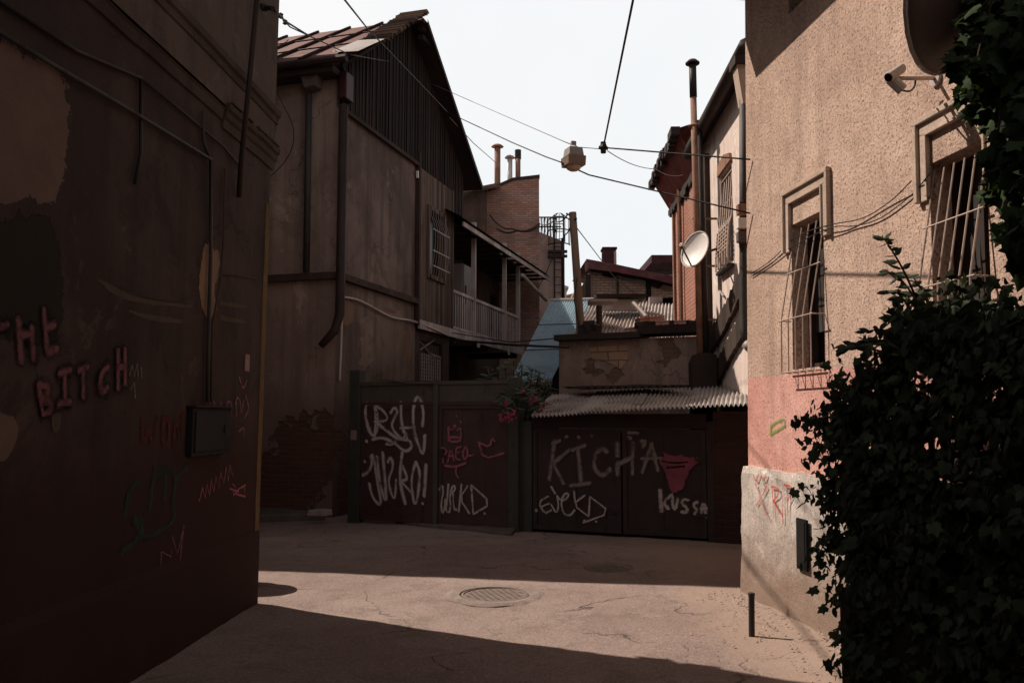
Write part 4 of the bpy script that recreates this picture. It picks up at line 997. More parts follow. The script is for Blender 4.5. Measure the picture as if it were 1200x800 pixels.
def blue_shed():
    TL, TR, BR, BL = W(645, 353, 23), W(693, 352, 23), W(647, 444, 17), W(598, 446, 17)
    t = thing('shed', 'shed with a steep pale blue corrugated metal roof beside the balcony', 'shed', (BL.x, BL.y, 0)); o = Vector((BL.x, BL.y, 0))
    q = [p-o for p in (BL, BR, TL, TR)]
    b = MB(); b.corr(q[0], q[1], q[2], q[3], 17, .02, 6); b.build('roof', 'tin_blue', t, smooth=True)
    d = (q[2]-q[0]); 
    for f_ in (.3, .62): MB().tube([q[0].lerp(q[2], f_)+Vector((0, 0, .03)), q[1].lerp(q[3], f_)+Vector((0, 0, .03))], .012, 5).build('roof_strap', 'pipe_grey', t)
    zz = lambda p, k=.12: Vector((p.x, p.y, p.z-k))
    b = MB()
    for a, c in ((q[0], q[1]), (q[1], q[3]), (q[3], q[2]), (q[2], q[0])):
        b.quad((a.x, a.y, -.05), (c.x, c.y, -.05), zz(c), zz(a))
    b.build('wall', 'gable_dark', t)
    MB().tube([q[2]+Vector((0, 0, .04)), q[3]+Vector((.05, 0, .04))], .04, 6).build('ridge_cap', 'tin_bright', t)
    MB().tube([q[0]+Vector((0, -.05, -.06)), q[1]+Vector((0, -.05, -.06))], .05, 6).build('gutter', 'tin', t)
blue_shed()
def grey_shed():
    BL, BR, TL, TR = W(668, 397, 16.0), W(808, 396, 16.0), W(700, 372, 19.5), W(806, 350, 22)
    o = Vector((BL.x, BL.y, 0)); t = thing('shed', 'shed with a worn grey corrugated roof below the brown brick house', 'shed', tuple(o))
    q = [p-o for p in (BL, BR, TL, TR)]; q[2] = W(690, 360, 21)-o
    b = MB(); b.corr(q[0], q[1], q[2], q[3], 30, .028, 6, .05); b.build('roof', 'tin_worn', t, smooth=True)
    b = MB(); zz = lambda p: Vector((p.x, p.y, p.z-.15))
    for a, c in ((q[0], q[1]), (q[1], q[3]), (q[3], q[2]), (q[2], q[0])): b.quad((a.x, a.y, -.05), (c.x, c.y, -.05), zz(c), zz(a))
    b.build('wall', 'gable_dark', t)
    p = W(722, 358, 19.4)-o
    MB().box(p.x-.42, p.x+.5, p.y-.1, p.y+.06, p.z-.12, p.z+.13).build('skylight', 'tin_bright', t)
    MB().box(p.x-.5, p.x+.62, p.y-.5, p.y+.5, p.z+.135, p.z+.2).build('skylight_roof', 'tin_dark', t)
    a, c = W(742, 355, 18.6)-o, W(757, 371, 18.2)-o
    MB().tube([a, c], .05, 8).build('vent_pipe', 'pipe_white', t)
    for s_ in (768, 775, 783, 790): 
        p = W(s_, 353+random.uniform(-2, 2), 21.2)-o; MB().box(p.x-.16, p.x+.16, p.y-.1, p.y+.1, p.z-.2, p.z+.08).build('rubble_block', 'tin_worn', t)
    a = W(702, 358, 16.6)-o; MB().tube([Vector((a.x, a.y, .0)), a], .06, 8).build('prop_post', 'beam', t)
    a = W(690, 352.5, 17.2)-o; c = W(722, 355, 17.2)-o; MB().box(a.x, c.x, a.y-.3, a.y+.3, a.z-.05, a.z+.0).build('lean_to_roof', 'tin_worn', t)
grey_shed()
def pole():
    a = W(671, 249, 15.2); c = W(681, 395, 15.2)
    d = (a-c); base = c-d*(c.z/d.z)
    t = thing('utility_pole', 'leaning bare timber utility pole in front of the blue roof', 'utility pole', tuple(base))
    pts = [Vector((0, 0, -.1)), (a-base)*.3, (a-base)*.65, a-base]
    MB().tube(pts, [.088, .083, .075, .068], 12).build('pole', 'pole_wood', t, smooth=True)
    p = a-base
    MB().tube([p-Vector((.0, .0, .08)), p+Vector((-.12, -.02, -.02))], .015, 6).tube([p-Vector((0, 0, .14)), p+Vector((.06, -.1, -.14))], .02, 6).build('insulator_bracket', 'iron', t)
    return a
pole_top = pole()

# ================================================================== BACKGROUND HOUSES
def brick_block():
    Y = 27; a = W(570, 300, Y); c = W(632, 300, Y)
    t = thing('brick_building', 'tall red brick building with stovepipes rising behind the balcony roof', 'building', (a.x, Y, 0))
    w = c.x-a.x; zl, zr_ = W(570, 222, Y).z, W(632, 206, Y).z
    MB().prism([(0, -.05), (w, -.05), (w, zr_), (w*.5, zr_-.12), (0, zl)], 0, 6).build('wall', 'brick_tower', t)
    # darker plastered side wing under a pale tin roof
    x1 = W(541, 240, Y).x-a.x-.8
    MB().prism([(x1, -.05), (-.004, -.05), (-.004, zl-.15), (x1, zl-.55)], -.4, 6).build('side_wing', 'gable_dark', t)
    b = MB()
    for k in range(5):
        y0 = -.85+k*.5; sx_ = .22*k
        b.quad((x1+sx_, y0, zl-.42+.1*k), (.35+sx_*.4, y0, zl-.02+.06*k), (.35+sx_*.4, y0+.52, zl+.02+.06*k), (x1+sx_, y0+.52, zl-.36+.1*k))
    b.build('roof', 'tin_bright', t)
    MB().box(x1+.2, .25, 1.6, 4, zl-.1, zl+.42).build('roof_box', 'gable_dark', t)
    MB().box(x1+.1, .32, 1.5, 4.1, zl+.425, zl+.5).build('roof_box_lid', 'tin', t)
    MB().prism([(.05, zl+.03), (w*.5, zr_-.07), (w+.02, zr_+.03), (w+.02, zr_-.06), (w*.5, zr_-.16), (.05, zl-.08)], -.04, .25).build('coping', 'tin_dark', t)
    for px, py, r_, m_, hcap in ((583, 169, .10, 'pipe_rust', 1), (607, 176, .085, 'pipe_rust', 0), (597.5, 182, .085, 'tin_bright', 1)):
        top = W(px, py, Y+.4)-Vector((a.x, Y, 0)); bx = top.x
        s_ = MB().tube([(bx, .4, zl-.2), (bx, .4, top.z-.12)], r_, 10).build('stovepipe', m_, t, smooth=True)
        if hcap: MB().lathe([(.001, top.z+.02), (r_*1.4, top.z-.03), (r_*2.1, top.z-.09), (r_*2.0, top.z-.1), (.001, top.z-.1)], 12, Matrix.Translation((bx, .4, 0))).build('cowl', 'pipe_rust' if m_ != 'tin_bright' else 'tin', s_)
        else: MB().tube([(bx, .4, top.z-.3), (bx, .4, top.z+.0)], r_*1.25, 10).build('cowl', 'iron', s_)
brick_block()
def tower():
    Y = 33; a = W(631, 300, Y); c = W(658, 300, Y)
    t = thing('plastered_tower', 'pink plastered tower with a railed roof and caged ladder', 'tower', (a.x, Y, 0)); w = c.x-a.x
    z0, z1 = W(632, 270, Y).z, W(658, 282, Y).z
    MB().prism([(-.6, -.05), (w, -.05), (w, z1), (-.6, z0+.2)], 0, 5).build('wall', 'tower', t)
    b = MB(); zr_ = W(640, 254, Y).z
    for i in range(9):
        x = -.2+w*i/8; b.tube([(x, 0.1, z1-.2), (x, .1, zr_)], .025, 5)
    for z in (zr_, (zr_+z1)/2+.1): b.tube([(-.2, .1, z), (w, .1, z)], .03, 5); 
    for i in range(14):
        x = -.15+(w)*i/14; b.tube([(x, .12, z1+.05), (x+.12, .12, zr_)], .012, 4)
    b.build('railing', 'iron', t)
    lx = w-.28; b = MB()
    zb_ = W(656, 352, Y).z; zt_ = zr_+.05
    for s_ in (0, .36): b.tube([(lx+s_, -.12, zb_), (lx+s_, -.12, zt_)], .035, 5)
    z = zb_
    while z < zt_: b.tube([(lx, -.12, z), (lx+.36, -.12, z)], .02, 4); z += .3
    ld_ = b.build('ladder', 'iron', t)
    cg = MB()
    for z in (z1-.2, z1+.35, z1+.8):
        cg.tube([(lx-.12+.3+.42*math.cos(w_), -.12-.42*abs(math.sin(w_)), z) for w_ in [math.pi*i/8 for i in range(9)]], .025, 5)
    for i in range(7):
        w_ = math.pi*i/6; cg.tube([(lx+.18+.42*math.cos(w_), -.12-.42*math.sin(w_), z1-.2), (lx+.18+.42*math.cos(w_), -.12-.42*math.sin(w_), z1+.8), (lx+.18+.1*math.cos(w_), -.12-.1*math.sin(w_), z1+1.05)], .018, 4)
    cg.build('ladder_cage', 'iron', ld_)
    for z in ((zb_+z1)/2+.5, z1-.5): MB().box(lx-.25, lx+.5, -.15, -.003, z, z+.1).build('ladder_bracket', 'iron', t)
    MB().tube([(w+.05, -.02, zb_), (w+.05, -.02, z1+.1)], .06, 6).build('drainpipe', 'tin_dark', t)
    MB().tube([W(632, 335, Y-.1)-Vector((a.x, Y, 0)), W(640, 320, Y-.1)-Vector((a.x, Y, 0)), W(649, 298, Y-.1)-Vector((a.x, Y, 0))], .02, 4).build('cable', 'wire', t)
tower()
def maroon_house():
    Y = 25; a = W(690, 330, Y); o = Vector((a.x, Y, 0)); P = lambda x, y, d=0: W(x, y, Y+d)-o
    t = thing('brick_house', 'brown brick house with a sloping maroon metal roof and maroon chimney', 'house', tuple(o))
    p = [P(692, 320), P(738, 330), P(800, 345)]
    c = P(830, 360)
    MB().prism([(0, -.05), (c.x, -.05), (c.x, p[2].z-.3), (p[2].x, p[2].z), (p[1].x, p[1].z), (0, p[0].z)], 0, 6).build('wall', 'brick_brown', t)
    b = MB(); e = [P(687, 304), P(720, 310), P(757, 318), P(800, 326), P(835, 333)]; lo = [P(688, 317), P(720, 321), P(757, 328), P(800, 338), P(835, 346)]
    for k in range(4):
        b.quad((e[k].x, -.1, e[k].z), (e[k+1].x, -.1, e[k+1].z), (lo[k+1].x, -.35, lo[k+1].z), (lo[k].x, -.35, lo[k].z))
        b.quad((e[k].x, -.1, e[k].z), (e[k+1].x, -.1, e[k+1].z), (e[k+1].x, 6, e[k+1].z+.3), (e[k].x, 6, e[k].z+.3))
        b.quad((lo[k].x, -.35, lo[k].z), (lo[k+1].x, -.35, lo[k+1].z), (lo[k+1].x, .02, lo[k+1].z-.02), (lo[k].x, .02, lo[k].z-.02))
    b.quad((e[0].x, -.1, e[0].z), (lo[0].x, -.35, lo[0].z), (lo[0].x, .02, lo[0].z), (e[0].x, 6, e[0].z+.3))
    rf = b.build('roof', 'roof_maroon', t)
    k0, k1 = P(706, 320, .8), P(721, 294, .8)
    ch = MB().box(k0.x, k1.x-.08, .5, 1.0, k0.z-.3, k1.z).build('chimney', 'roof_maroon', rf); MB().box(k1.x-.078, k1.x, .52, .98, k0.z-.2, k1.z-.06).build('chimney_flank', 'tower', ch)
    MB().box(k0.x-.03, k1.x+.02, .47, 1.03, k1.z+.003, k1.z+.06).build('chimney_cap', 'roof_maroon', ch)
    # higher slope at the back
    d0, d1 = P(752, 313, 3), P(835, 313, 3)
    MB().box(d0.x, d1.x, 1.0, 5, d0.z-.2, d0.z+.03).build('rear_roof', 'roof_maroon', t)
    MB().box(P(781, 300).x, d1.x, .6, 3.6, P(790, 322).z-.2, P(790, 322).z+.1).build('rear_gable', 'tower', t)
    x = P(690, 330).x; MB().box(x-.1, x+.05, -.06, -.003, -.0, p[0].z-.05).build('corner_strip', 'tin_dark', t)
    x0, x1 = P(757, 340).x, P(763, 340).x; MB().box(x0, x1, -.02, -.004, P(760, 352).z, P(760, 329).z).build('window', 'dark', t)
    x = P(724, 340).x; MB().tube([(x, -.05, P(724, 357).z), (x, -.05, P(724, 325).z)], .03, 6).build('drainpipe', 'pipe_brown', t)
maroon_house()
def far_houses():
    for (x0, x1, yt, Y, m_, lab) in ((655, 664, 336, 46, 'far_plaster', 'distant pale block just right of the pink tower'), (664, 678, 346, 60, 'brick_red', 'distant low reddish house left of the timber pole'), (676, 692, 338, 52, 'far_plaster', 'distant tan house between the timber pole and the maroon roof')):
        a, c = W(x0, yt, Y), W(x1, yt, Y)
        t = thing('distant_house', lab, 'house', (a.x, Y, 0))
        w = c.x-a.x; MB().box(0, w, 0, 5, -.05, a.z-.1).build('wall', m_, t)
        MB().prism([(-.1, a.z-.1), (w+.1, a.z-.1), (w+.1, a.z), (w*.5, a.z+.12), (-.1, a.z)], -.1, 5.1).build('roof', m_, t)
far_houses()

# right background: pink house, red brick house, tall stovepipe
bd = hdir(640); B0 = W(878, 300, 11.2); B0 = Vector((B0.x, B0.y, 0))
BF = Frame(B0, (-bd.y, bd.x))
def pink_house():
    t = thing('pink_house', 'sunlit pink plastered house with a barred window behind the tan building', 'house', mw=BF.m)
    h = BF.hit
    x0, x1 = h(900, 300).x, h(822, 300).x
    x0, x1 = min(x0, x1), max(x0, x1)
    zt = h(850, 126).z
    w0, w1 = sorted((h(845, 260).x, h(859, 260).x)); wz0, wz1 = h(852, 312).z, h(852, 196).z
    b = MB(); b.wall(x0, x1, -.05, zt, [(w0, w1, wz0, wz1)], 0, .22); b.quad((x1, 0, -.05), (x1, -5, -.05), (x1, -5, zt), (x1, 0, zt)); b.quad((x0, 0, -.05), (x0, -5, -.05), (x0, -5, zt), (x0, 0, zt))
    b.build('wall', 'bg_pink', t)
    MB().box(x0-.1, x1+.05, -5, .16, zt+.003, zt+.1).build('roof', 'tin_dark', t)
    MB().tube([(x0, .2, zt-.02), (x1+.05, .2, zt-.02)], .1, 10).build('gutter', 'pipe_brown', t, smooth=True)
    f = MB().box(w0, w0+.08, -.2, -.12, wz0, wz1).box(w1-.08, w1, -.2, -.12, wz0, wz1).box(w0+.08, w1-.08, -.2, -.12, wz1-.08, wz1).box((w0+w1)/2-.03, (w0+w1)/2+.03, -.2, -.12, wz0, wz1-.08).build('window', 'bar_grey', t)
    MB().quad((w0, -.21, wz0), (w1, -.21, wz0), (w1, -.21, wz1), (w0, -.21, wz1)).build('pane', 'glass', f)
    g = MB(); n = 6; zm = wz0+(wz1-wz0)*.45
    for i in range(n):
        x = w0+(w1-w0)*i/(n-1); g.tube([(x, -.05, wz1), (x, .02, zm), (x, .06, zm-.1), (x, .09, wz0+.2), (x, .095, wz0-.02), (x, .02, wz0-.02)], .014, 5)
    for i in range(7):
        f_ = i/6; y = .06+.035*f_; z = zm-.1+(wz0+.2-zm+.1)*f_; g.tube([(w0, y, z), (w1, y, z)], .012, 5)
    for z in (zm+.3, zm+.7, zm+1.1): g.tube([(w0, -.02, z), (w1, -.02, z)], .012, 5)
    g.build('grille', 'bar_cream', f)
    s_ = MB().box(w0-.04, w1+.04, .003, .09, wz0-.08, wz0-.04).build('sill', 'iron', f)
    MB().prism([(w0-.06, wz1+.0), (w1+.06, wz1+.0), (w1, wz1+.16), ((w0+w1)/2, wz1+.22), (w0, wz1+.12)], .002, .04).build('lintel', 'tan_scar' if False else 'pipe_rust', f)
    # vertical strips / pipes on its wall
    xx = h(833, 300).x; MB().box(xx-.04, xx+.04, .003, .08, 1.5, zt-.3).build('drainpipe', 'beam', t)
    xx = h(828, 300).x; MB().box(xx-.02, xx+.02, .003, .05, 1.5, zt-.3).build('conduit', 'iron', t)
    MB().tube([h(842, 318, 'y', .03), h(843, 340, 'y', .03), h(848, 347, 'y', .03)], .02, 5).build('conduit', 'bar_grey', t)
    # cast shadow bands built as dark diagonal strips with stepped edges
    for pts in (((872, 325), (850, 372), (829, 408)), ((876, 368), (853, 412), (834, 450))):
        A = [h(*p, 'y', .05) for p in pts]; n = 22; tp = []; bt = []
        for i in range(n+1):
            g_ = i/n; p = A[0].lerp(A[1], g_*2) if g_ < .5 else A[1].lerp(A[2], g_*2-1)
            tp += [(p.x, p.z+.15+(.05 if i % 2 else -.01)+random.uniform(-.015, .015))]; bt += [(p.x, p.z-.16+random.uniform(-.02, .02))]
        MB().prism(tp+bt[::-1], .004, .07).build('shadow_strip', 'beam', t)
pink_house()
def drain_right():
    h = BF.hit
    t = thing('drainpipe', 'grey drainpipe with tangled cables at the rear corner of the tan building', 'drainpipe', (0, 0, 0))
    P = [W(871.5, y, 9.6) for y in (92, 250, 385, 402)]; P[-1] = W(876, 404, 9.5)
    t.location = (P[2].x, P[2].y, P[2].z); o = Vector(t.location)
    MB().tube([p-o for p in P], .05, 10).build('pipe', 'pipe_grey', t, smooth=True)
    MB().tube([P[-1]-o+Vector((-.02, -.01, .02)), P[-1]-o+Vector((.04, -.06, -.06))], .06, 10).build('outlet', 'bar_grey', t, smooth=True)
    c = [W(867, 72, 9.6)-o, W(878, 105, 9.6)-o]
    MB().prism([(-.09, .0), (.22, .0), (.2, -.2), (.08, -.45), (-.03, -.45)], -.1, .1).build('hopper', 'trim', t).location = W(870, 80, 9.6)-o
    MB().box(-.12, .3, -.14, .14, .003, .1).build('hopper_rim', 'tin_dark', t).location = W(870, 80, 9.6)-o
    b = MB()
    for k in range(16):
        p = [W(871+random.uniform(-5, 4), 236+i*11+random.uniform(-5, 5), 9.45) for i in range(6)]
        b.tube([x-o for x in smoothpts(p, 1)], .012, 4)
    b.build('cable_tangle', 'wire', t)
    for k, (y, m_) in enumerate(((262, 'dish_white'), (246, 'pipe_rust'), (278, 'concrete'))):
        p = W(869, y, 9.4)-o; MB().box(p.x-.05, p.x+.05, p.y-.05, p.y+.05, p.z-.06, p.z+.06).build('junction_box', m_, t, bevel=.01)
drain_right()
def red_house():
    t = thing('brick_house', 'narrow red brick house with an overhanging red tin roof behind the stovepipe', 'house', mw=BF.m)
    h = BF.hit
    x0, x1 = h(823, 300, 'y', .03).x, h(791, 300, 'y', .03).x
    zt = h(805, 225, 'y', .03).z+.2
    b = MB(); b.box(x0, x1, -5, .03, -.05, zt); b.build('wall', 'brick_red', t)
    xs = x1-.0; MB().box(xs-.12, xs+.02, .032, .08, 1, zt-.1).build('corner_board', 'pipe_rust', t); xx = h(797, 300, 'y', .1).x; MB().tube([(xx, .1, 1), (xx, .1, zt)], .045, 6).build('drainpipe', 'pipe_rust', t)
    ze = zt+.02
    b = MB(); yo = .42; xe_ = x1+.35
    b.quad((x0, .06, ze-.12), (xe_, .06, ze-.12), (xe_, yo, ze+.5), (x0, yo, ze+.5)); b.quad((xe_, .06, ze-.12), (xe_, yo, ze+.5), (xe_, -1.5, ze+1.1), (xe_, -1.5, ze))
    b.build('fascia', 'roof_redsheet', t)
    b = MB(); b.quad((x0, yo+.02, ze+.52), (xe_+.1, yo+.02, ze+.52), (xe_+.1, -5, ze+2.2), (x0, -5, ze+2.2)); b.quad((x0, yo+.02, ze+.505), (xe_+.1, yo+.02, ze+.505), (xe_+.1, -5, ze+2.18), (x0, -5, ze+2.18)); b.build('roof', 'roof_redsheet', t)
    b = MB(); x = x0
    while x < xe_+.1:
        w = random.uniform(.14, .3); b.box(x, x+w, yo-.05, yo+.07+random.uniform(-.02, .05), ze+.41+random.uniform(-.05, .03), ze+.56); x += w+.003
    b.build('eaves_edge', 'tin_dark', t)
    b = MB(); x = x0
    while x < xe_-.1:
        w = random.uniform(.1, .22); b.box(x, x+w, .05, .10, ze-.2-random.uniform(0, .1), ze-.1); x += w+.003
    b.build('fascia_edge', 'tin_dark', t)
red_house()
def tall_pipe():
    a, c = W(811.5, 74, 13.2), W(820.5, 418, 13.2)
    b0 = Vector((c.x, c.y, 0)); A = a-b0; Cc = c-b0
    t = thing('stovepipe', 'very tall rusty stovepipe with a cap standing before the red brick house', 'stovepipe', tuple(b0))
    MB().tube([Cc, Cc.lerp(A, .5), Cc.lerp(A, .88)], .05, 14).build('pipe', 'pipe_rust', t, smooth=True)
    MB().tube([Cc.lerp(A, .88), A], .058, 14).build('pipe_top', 'iron', t, smooth=True)
    MB().lathe([(.001, .06), (.06, .05), (.115, .0), (.11, -.02), (.06, -.015)], 16, Matrix.Translation(A)).build('cap', 'iron', t)
    p = Cc.lerp(A, .78); MB().lathe([(.052, .04), (.08, .02), (.10, 0), (.052, -.02)], 14, Matrix.Translation(p)).build('collar', 'pipe_rust', t)
    MB().tube([Cc+Vector((.10, .03, -.3)), (Cc+Vector((.10, .03, 0))).lerp(A+Vector((.075, .03, 0)), .80)], .055, 12).build('flue', 'iron', t, smooth=True)
    MB().prism([(-.14, 0), (.2, 0), (.22, Cc.z+.02), (.1, Cc.z+.06), (-.1, Cc.z+.03), (-.16, Cc.z-.1)], -.15, .12).build('base_stack', 'tin_dark', t)
    for f_ in (.12, .3, .46): MB().box(-.06, .4, -.0, .03, 0, .03).build('bracket', 'pipe_rust', t).location = Cc.lerp(A, f_)
tall_pipe()
def dish(name, label, center, nrm, r, mat, arm_to, feed=True, depth=.14):
    nrm = Vector(nrm).normalized(); q = nrm.to_track_quat('Z', 'Y').to_matrix().to_4x4()
    t = thing(name, label, 'satellite dish', tuple(center)); n = 8
    prof = [(r*i/n if i else .001, depth*r*2*(i/n)**2-depth*r*2) for i in range(n+1)]
    back = [(a, z-.012) for a, z in reversed(prof)]
    MB().lathe(prof+back, 28, q).build('reflector', mat, t, smooth=True)
    MB().lathe([(r-.005, -.012), (r+.012, -.006), (r+.012, .008), (r-.005, .006)], 28, q).build('rim', 'rim', t)
    if feed:
        f = q @ Vector((0, -r*.1, r*1.0)); e = q @ Vector((0, -r, -.01)); MB().tube([e, f], .012, 6).build('feed_arm', 'pipe_brown', t); MB().tube([f, f+(q.to_3x3() @ Vector((0, 0, -.09)))], .03, 8).build('feed_horn', 'plastic', t)
    a = Vector(arm_to)-Vector(center); s0 = q @ Vector((0, 0, -depth*r*2-.02)); MB().tube([s0, s0.lerp(a, .5)+Vector((0, 0, -.02)), a], .02, 8).build('mount_arm', 'pipe_brown', t)
    return t
cp = W(814, 292, 12.3)
dish('satellite_dish', 'small white satellite dish beside the tall rusty stovepipe', cp, (-.80, -.48, .25), .27, 'dish_white', W(845, 290, 13.0), True)

# ================================================================== RIGHT BUILDING
RO = G(878, 695); rd = hdir(477)
RF = Frame(RO, (-rd.y, rd.x), R(1.0))
def right_building():
    t = thing('stucco_building', 'sunlit tan roughcast building on the right with a pink band and grey plinth', 'building', mw=RF.m)
    h = RF.hit
    f = 1 if h(1000, 400).x < 0 else -1       # near side has negative x
    xn = -8.0
    z_p = h(905, 551).z; z_k = h(905, 440).z
    H = 6.3
    wins = []
    a, c = sorted((h(928, 330).x, h(966, 330).x)); wins.append((a, c, h(946, 431).z, h(946, 255).z))
    a, c = sorted((h(1092, 300).x, h(1160, 300).x)); wins.append((a, c, max(z_k+.03, h(1120, 440).z-.25), h(1120, 178).z))
    a, c = sorted((h(924, 10).x, h(955, 10).x)); wins.append((a, c, h(930, 12).z+.0, h(930, 12).z+1.2))
    b = MB(); b.wall(xn, 0, z_k, H, wins, 0, .22)
    b.quad((0, 0, z_k), (0, -6, z_k), (0, -6, H), (0, 0, H)); b.quad((xn, 0, H), (0, 0, H), (0, -6, H), (xn, -6, H)); b.quad((xn, 0, 0), (xn, -6, 0), (xn, -6, H), (xn, 0, H)); b.quad((xn, -6, 0), (0, -6, 0), (0, -6, H), (xn, -6, H))
    o = b.build('wall', 'right_stucco', t)
    b = MB(); b.quad((xn, .0, z_p), (0, .0, z_p), (0, .0, z_k), (xn, .0, z_k)); b.quad((0, 0, z_p), (0, -6, z_p), (0, -6, z_k), (0, 0, z_k)); b.build('painted_band', 'pink_band', t)
    pb = MB().prism([(-.05, -.1), (.075, -.1), (.06, .3), (.05, z_p-.05), (.035, z_p+.012), (-.05, z_p+.012)], xn, .03, lambda a_, b_, d: (d, a_, b_)).build('plinth', 'plinth', t)
    rough_edges(pb, .022, .09, freq=5)
    for k, (a, c, z0, z1) in enumerate(wins):
        fr = MB(); w = .05
        fr.box(a, a+w, -.20, -.14, z0, z1).box(c-w, c, -.20, -.14, z0, z1).box(a+w, c-w, -.20, -.14, z1-w, z1).box(a+w, c-w, -.20, -.14, z0, z0+w).box((a+c)/2-.02, (a+c)/2+.02, -.195, -.145, z0+w, z1-w)
        wo_ = fr.build('window', 'pipe_brown', t)
        MB().quad((a, -.205, z0), (c, -.205, z0), (c, -.205, z1), (a, -.205, z1)).build('pane', 'glass', wo_)
        MB().quad((a+.06, -.17, z0+.3), (c-.06, -.17, z0+.3), (c-.06, -.17, z1-.06), (a+.06, -.17, z1-.06)).build('curtain', 'curtain', wo_)
        if k == 2: continue
        # bellied iron grille
        zk = z0+(z1-z0)*.33; zg1 = z1-.05; zb = z0-.03; g = MB(); n = 5 if k == 0 else 6; D = .105
        for i in range(n):
            x = a+.02+(c-a-.04)*i/(n-1)
            g = MB().tube([(x, -.02, zg1), (x, D, zk), (x, D, zb), (x, .02, zb)], .006, 6); g.build('bar', 'bar_cream', wo_)
        for z, y in ((zk, D), (zb, D), (zk+(zg1-zk)*.52, D-(D+.02)*.52), (zb, .02)):
            MB().tube([(a-.02, y, z), (c+.02, y, z)], .006, 6).build('rail', 'bar_cream', wo_)
        for x in (a+.0, c-.0):
            MB().tube([(x, .01, zk), (x, D, zk)], .006, 6).build('rail', 'bar_cream', wo_)
        # hood moulding: two raised fillets with a band between
        xo0, xo1 = a-.13, c+.11
        zt_ = z1+.30; zl_ = z1-.22
        def hood(x0, x1, zt, zl, wd, y):
            bb = MB().box(x0, x1, .002, y, zt-wd, zt).box(x0, x0+wd, .002, y, zl, zt-wd-.0005).box(x1-wd, x1, .002, y, zl, zt-wd-.0005); return bb
        m_ = hood(xo0, xo1, zt_, zl_, .035, .042).build('hood_moulding', 'trim', wo_, bevel=.004)
        hood(xo0+.0355, xo1-.0355, zt_-.0355, zl_, .07, .02).build('hood_band', 'trim', wo_, bevel=.004)
        hood(xo0+.106, xo1-.106, zt_-.106, zl_+.02, .018, .034).build('hood_fillet', 'trim', wo_, bevel=.003)
    # far eaves above the picture
    MB().box(xn, .3, -.3, .78, 5.74, 5.82).build('eaves', 'beam', t)
    MB().box(xn, .35, -6.2, .98, H+.003, H+.12).build('roof', 'tin_dark', t)
    # writing on plinth and band
    C_ = crop(860, 430, 2.759)
    strokes('graffiti', RF, [[(70, 378), (85, 420), (112, 492)], [(106, 384), (90, 420), (73, 447)], [(64, 350), (72, 372), (81, 344)], [(90, 350), (97, 372), (105, 344)], [(124, 385), (130, 487)], [(120, 386), (144, 390), (147, 410), (128, 432)], [(128, 432), (140, 452), (151, 474)], [(157, 412), (160, 505)], [(173, 386), (175, 482)], [(164, 380), (186, 384), (188, 408), (174, 432)]], .02, 'spray_red', t, .068, C_, it=1, label='red painted X and letters RIP')
    strokes('graffiti', RF, [[(120, 190), (118, 217)], [(118, 217), (165, 190)], [(165, 190), (165, 168), (140, 176), (120, 190)]], .03, 'spray_lime', t, .004, C_, it=1, label='small lime green painted box')
right_building()
def wall_hatch():
    h = RF.hit; a = h(937, 606, 'y', .06); c = h(950, 670, 'y', .06)
    x0, x1 = sorted((a.x, c.x)); t = thing('meter_box', 'dark meter box on the grey plinth half hidden by ivy', 'meter box', mw=RF.m @ Matrix.Translation((x0, .072, c.z)))
    MB().box(0, x1-x0, 0, .02, 0, a.z-c.z).build('housing', 'dark', t, bevel=.006); MB().box(.02, x1-x0-.02, .021, .026, .02, a.z-c.z-.02).build('door', 'dark', t, bevel=.003)
wall_hatch()
bc = RF.w(RF.hit(1116, -28, 'y', .45))
dish('satellite_dish', 'large brown satellite dish at the top of the tan wall beside the vine', bc, (-.62, .66, .30), .47, 'dish_brown', RF.w(RF.hit(1120, 30, 'y', .0)), False)
def camera_unit():
    h = RF.hit; base = h(1098, 92, 'y', 0); tip = h(1050, 92, 'y', .30)
    t = thing('security_camera', 'pale security camera pair on a bracket below the large satellite dish', 'security camera', mw=RF.m @ Matrix.Translation((base.x, 0, base.z)))
    o = Vector((base.x, 0, base.z)); v = tip-o
    MB().tube([(0, .002, 0), (0, .02, 0)], .05, 12).build('wall_plate', 'plastic', t)
    MB().tube([(0, .02, 0), (v.x*.5, v.y*.5, v.z*.5), v], .013, 8).build('arm', 'bar_cream', t, smooth=True)
    for d, l in ((Vector((-.02, .10, -.03)), .0), (Vector((.06, -.02, .07)), 1)):
        pass
    def cyl(p0, p1, r, nm):
        b = MB().tube([p0, p1], r, 12).build(nm, 'plastic', t, smooth=False, bevel=.004)
        dd = (p1-p0).normalized(); MB().tube([p1, p1+dd*.004], r*.8, 12).build('lens', 'glass', b); return b
    A = h(1040, 94, 'y', .34)-o; Bp = h(1055, 104, 'y', .30)-o; Cp = h(1056, 82, 'y', .28)-o; D_ = h(1046, 92, 'y', .33)-o
    cyl(h(1058, 106, 'y', .28)-o, h(1043, 92, 'y', .35)-o, .033, 'camera_body')
    cyl(h(1057, 80, 'y', .27)-o, h(1041, 91, 'y', .38)-o, .030, 'camera_body')
    MB().tube(smoothpts([h(1057, 106, 'y', .28)-o, h(1066, 108, 'y', .2)-o, h(1072, 102, 'y', .1)-o, h(1073, 93, 'y', .12)-o], 2), .006, 6).build('lead', 'wire', t)
camera_unit()
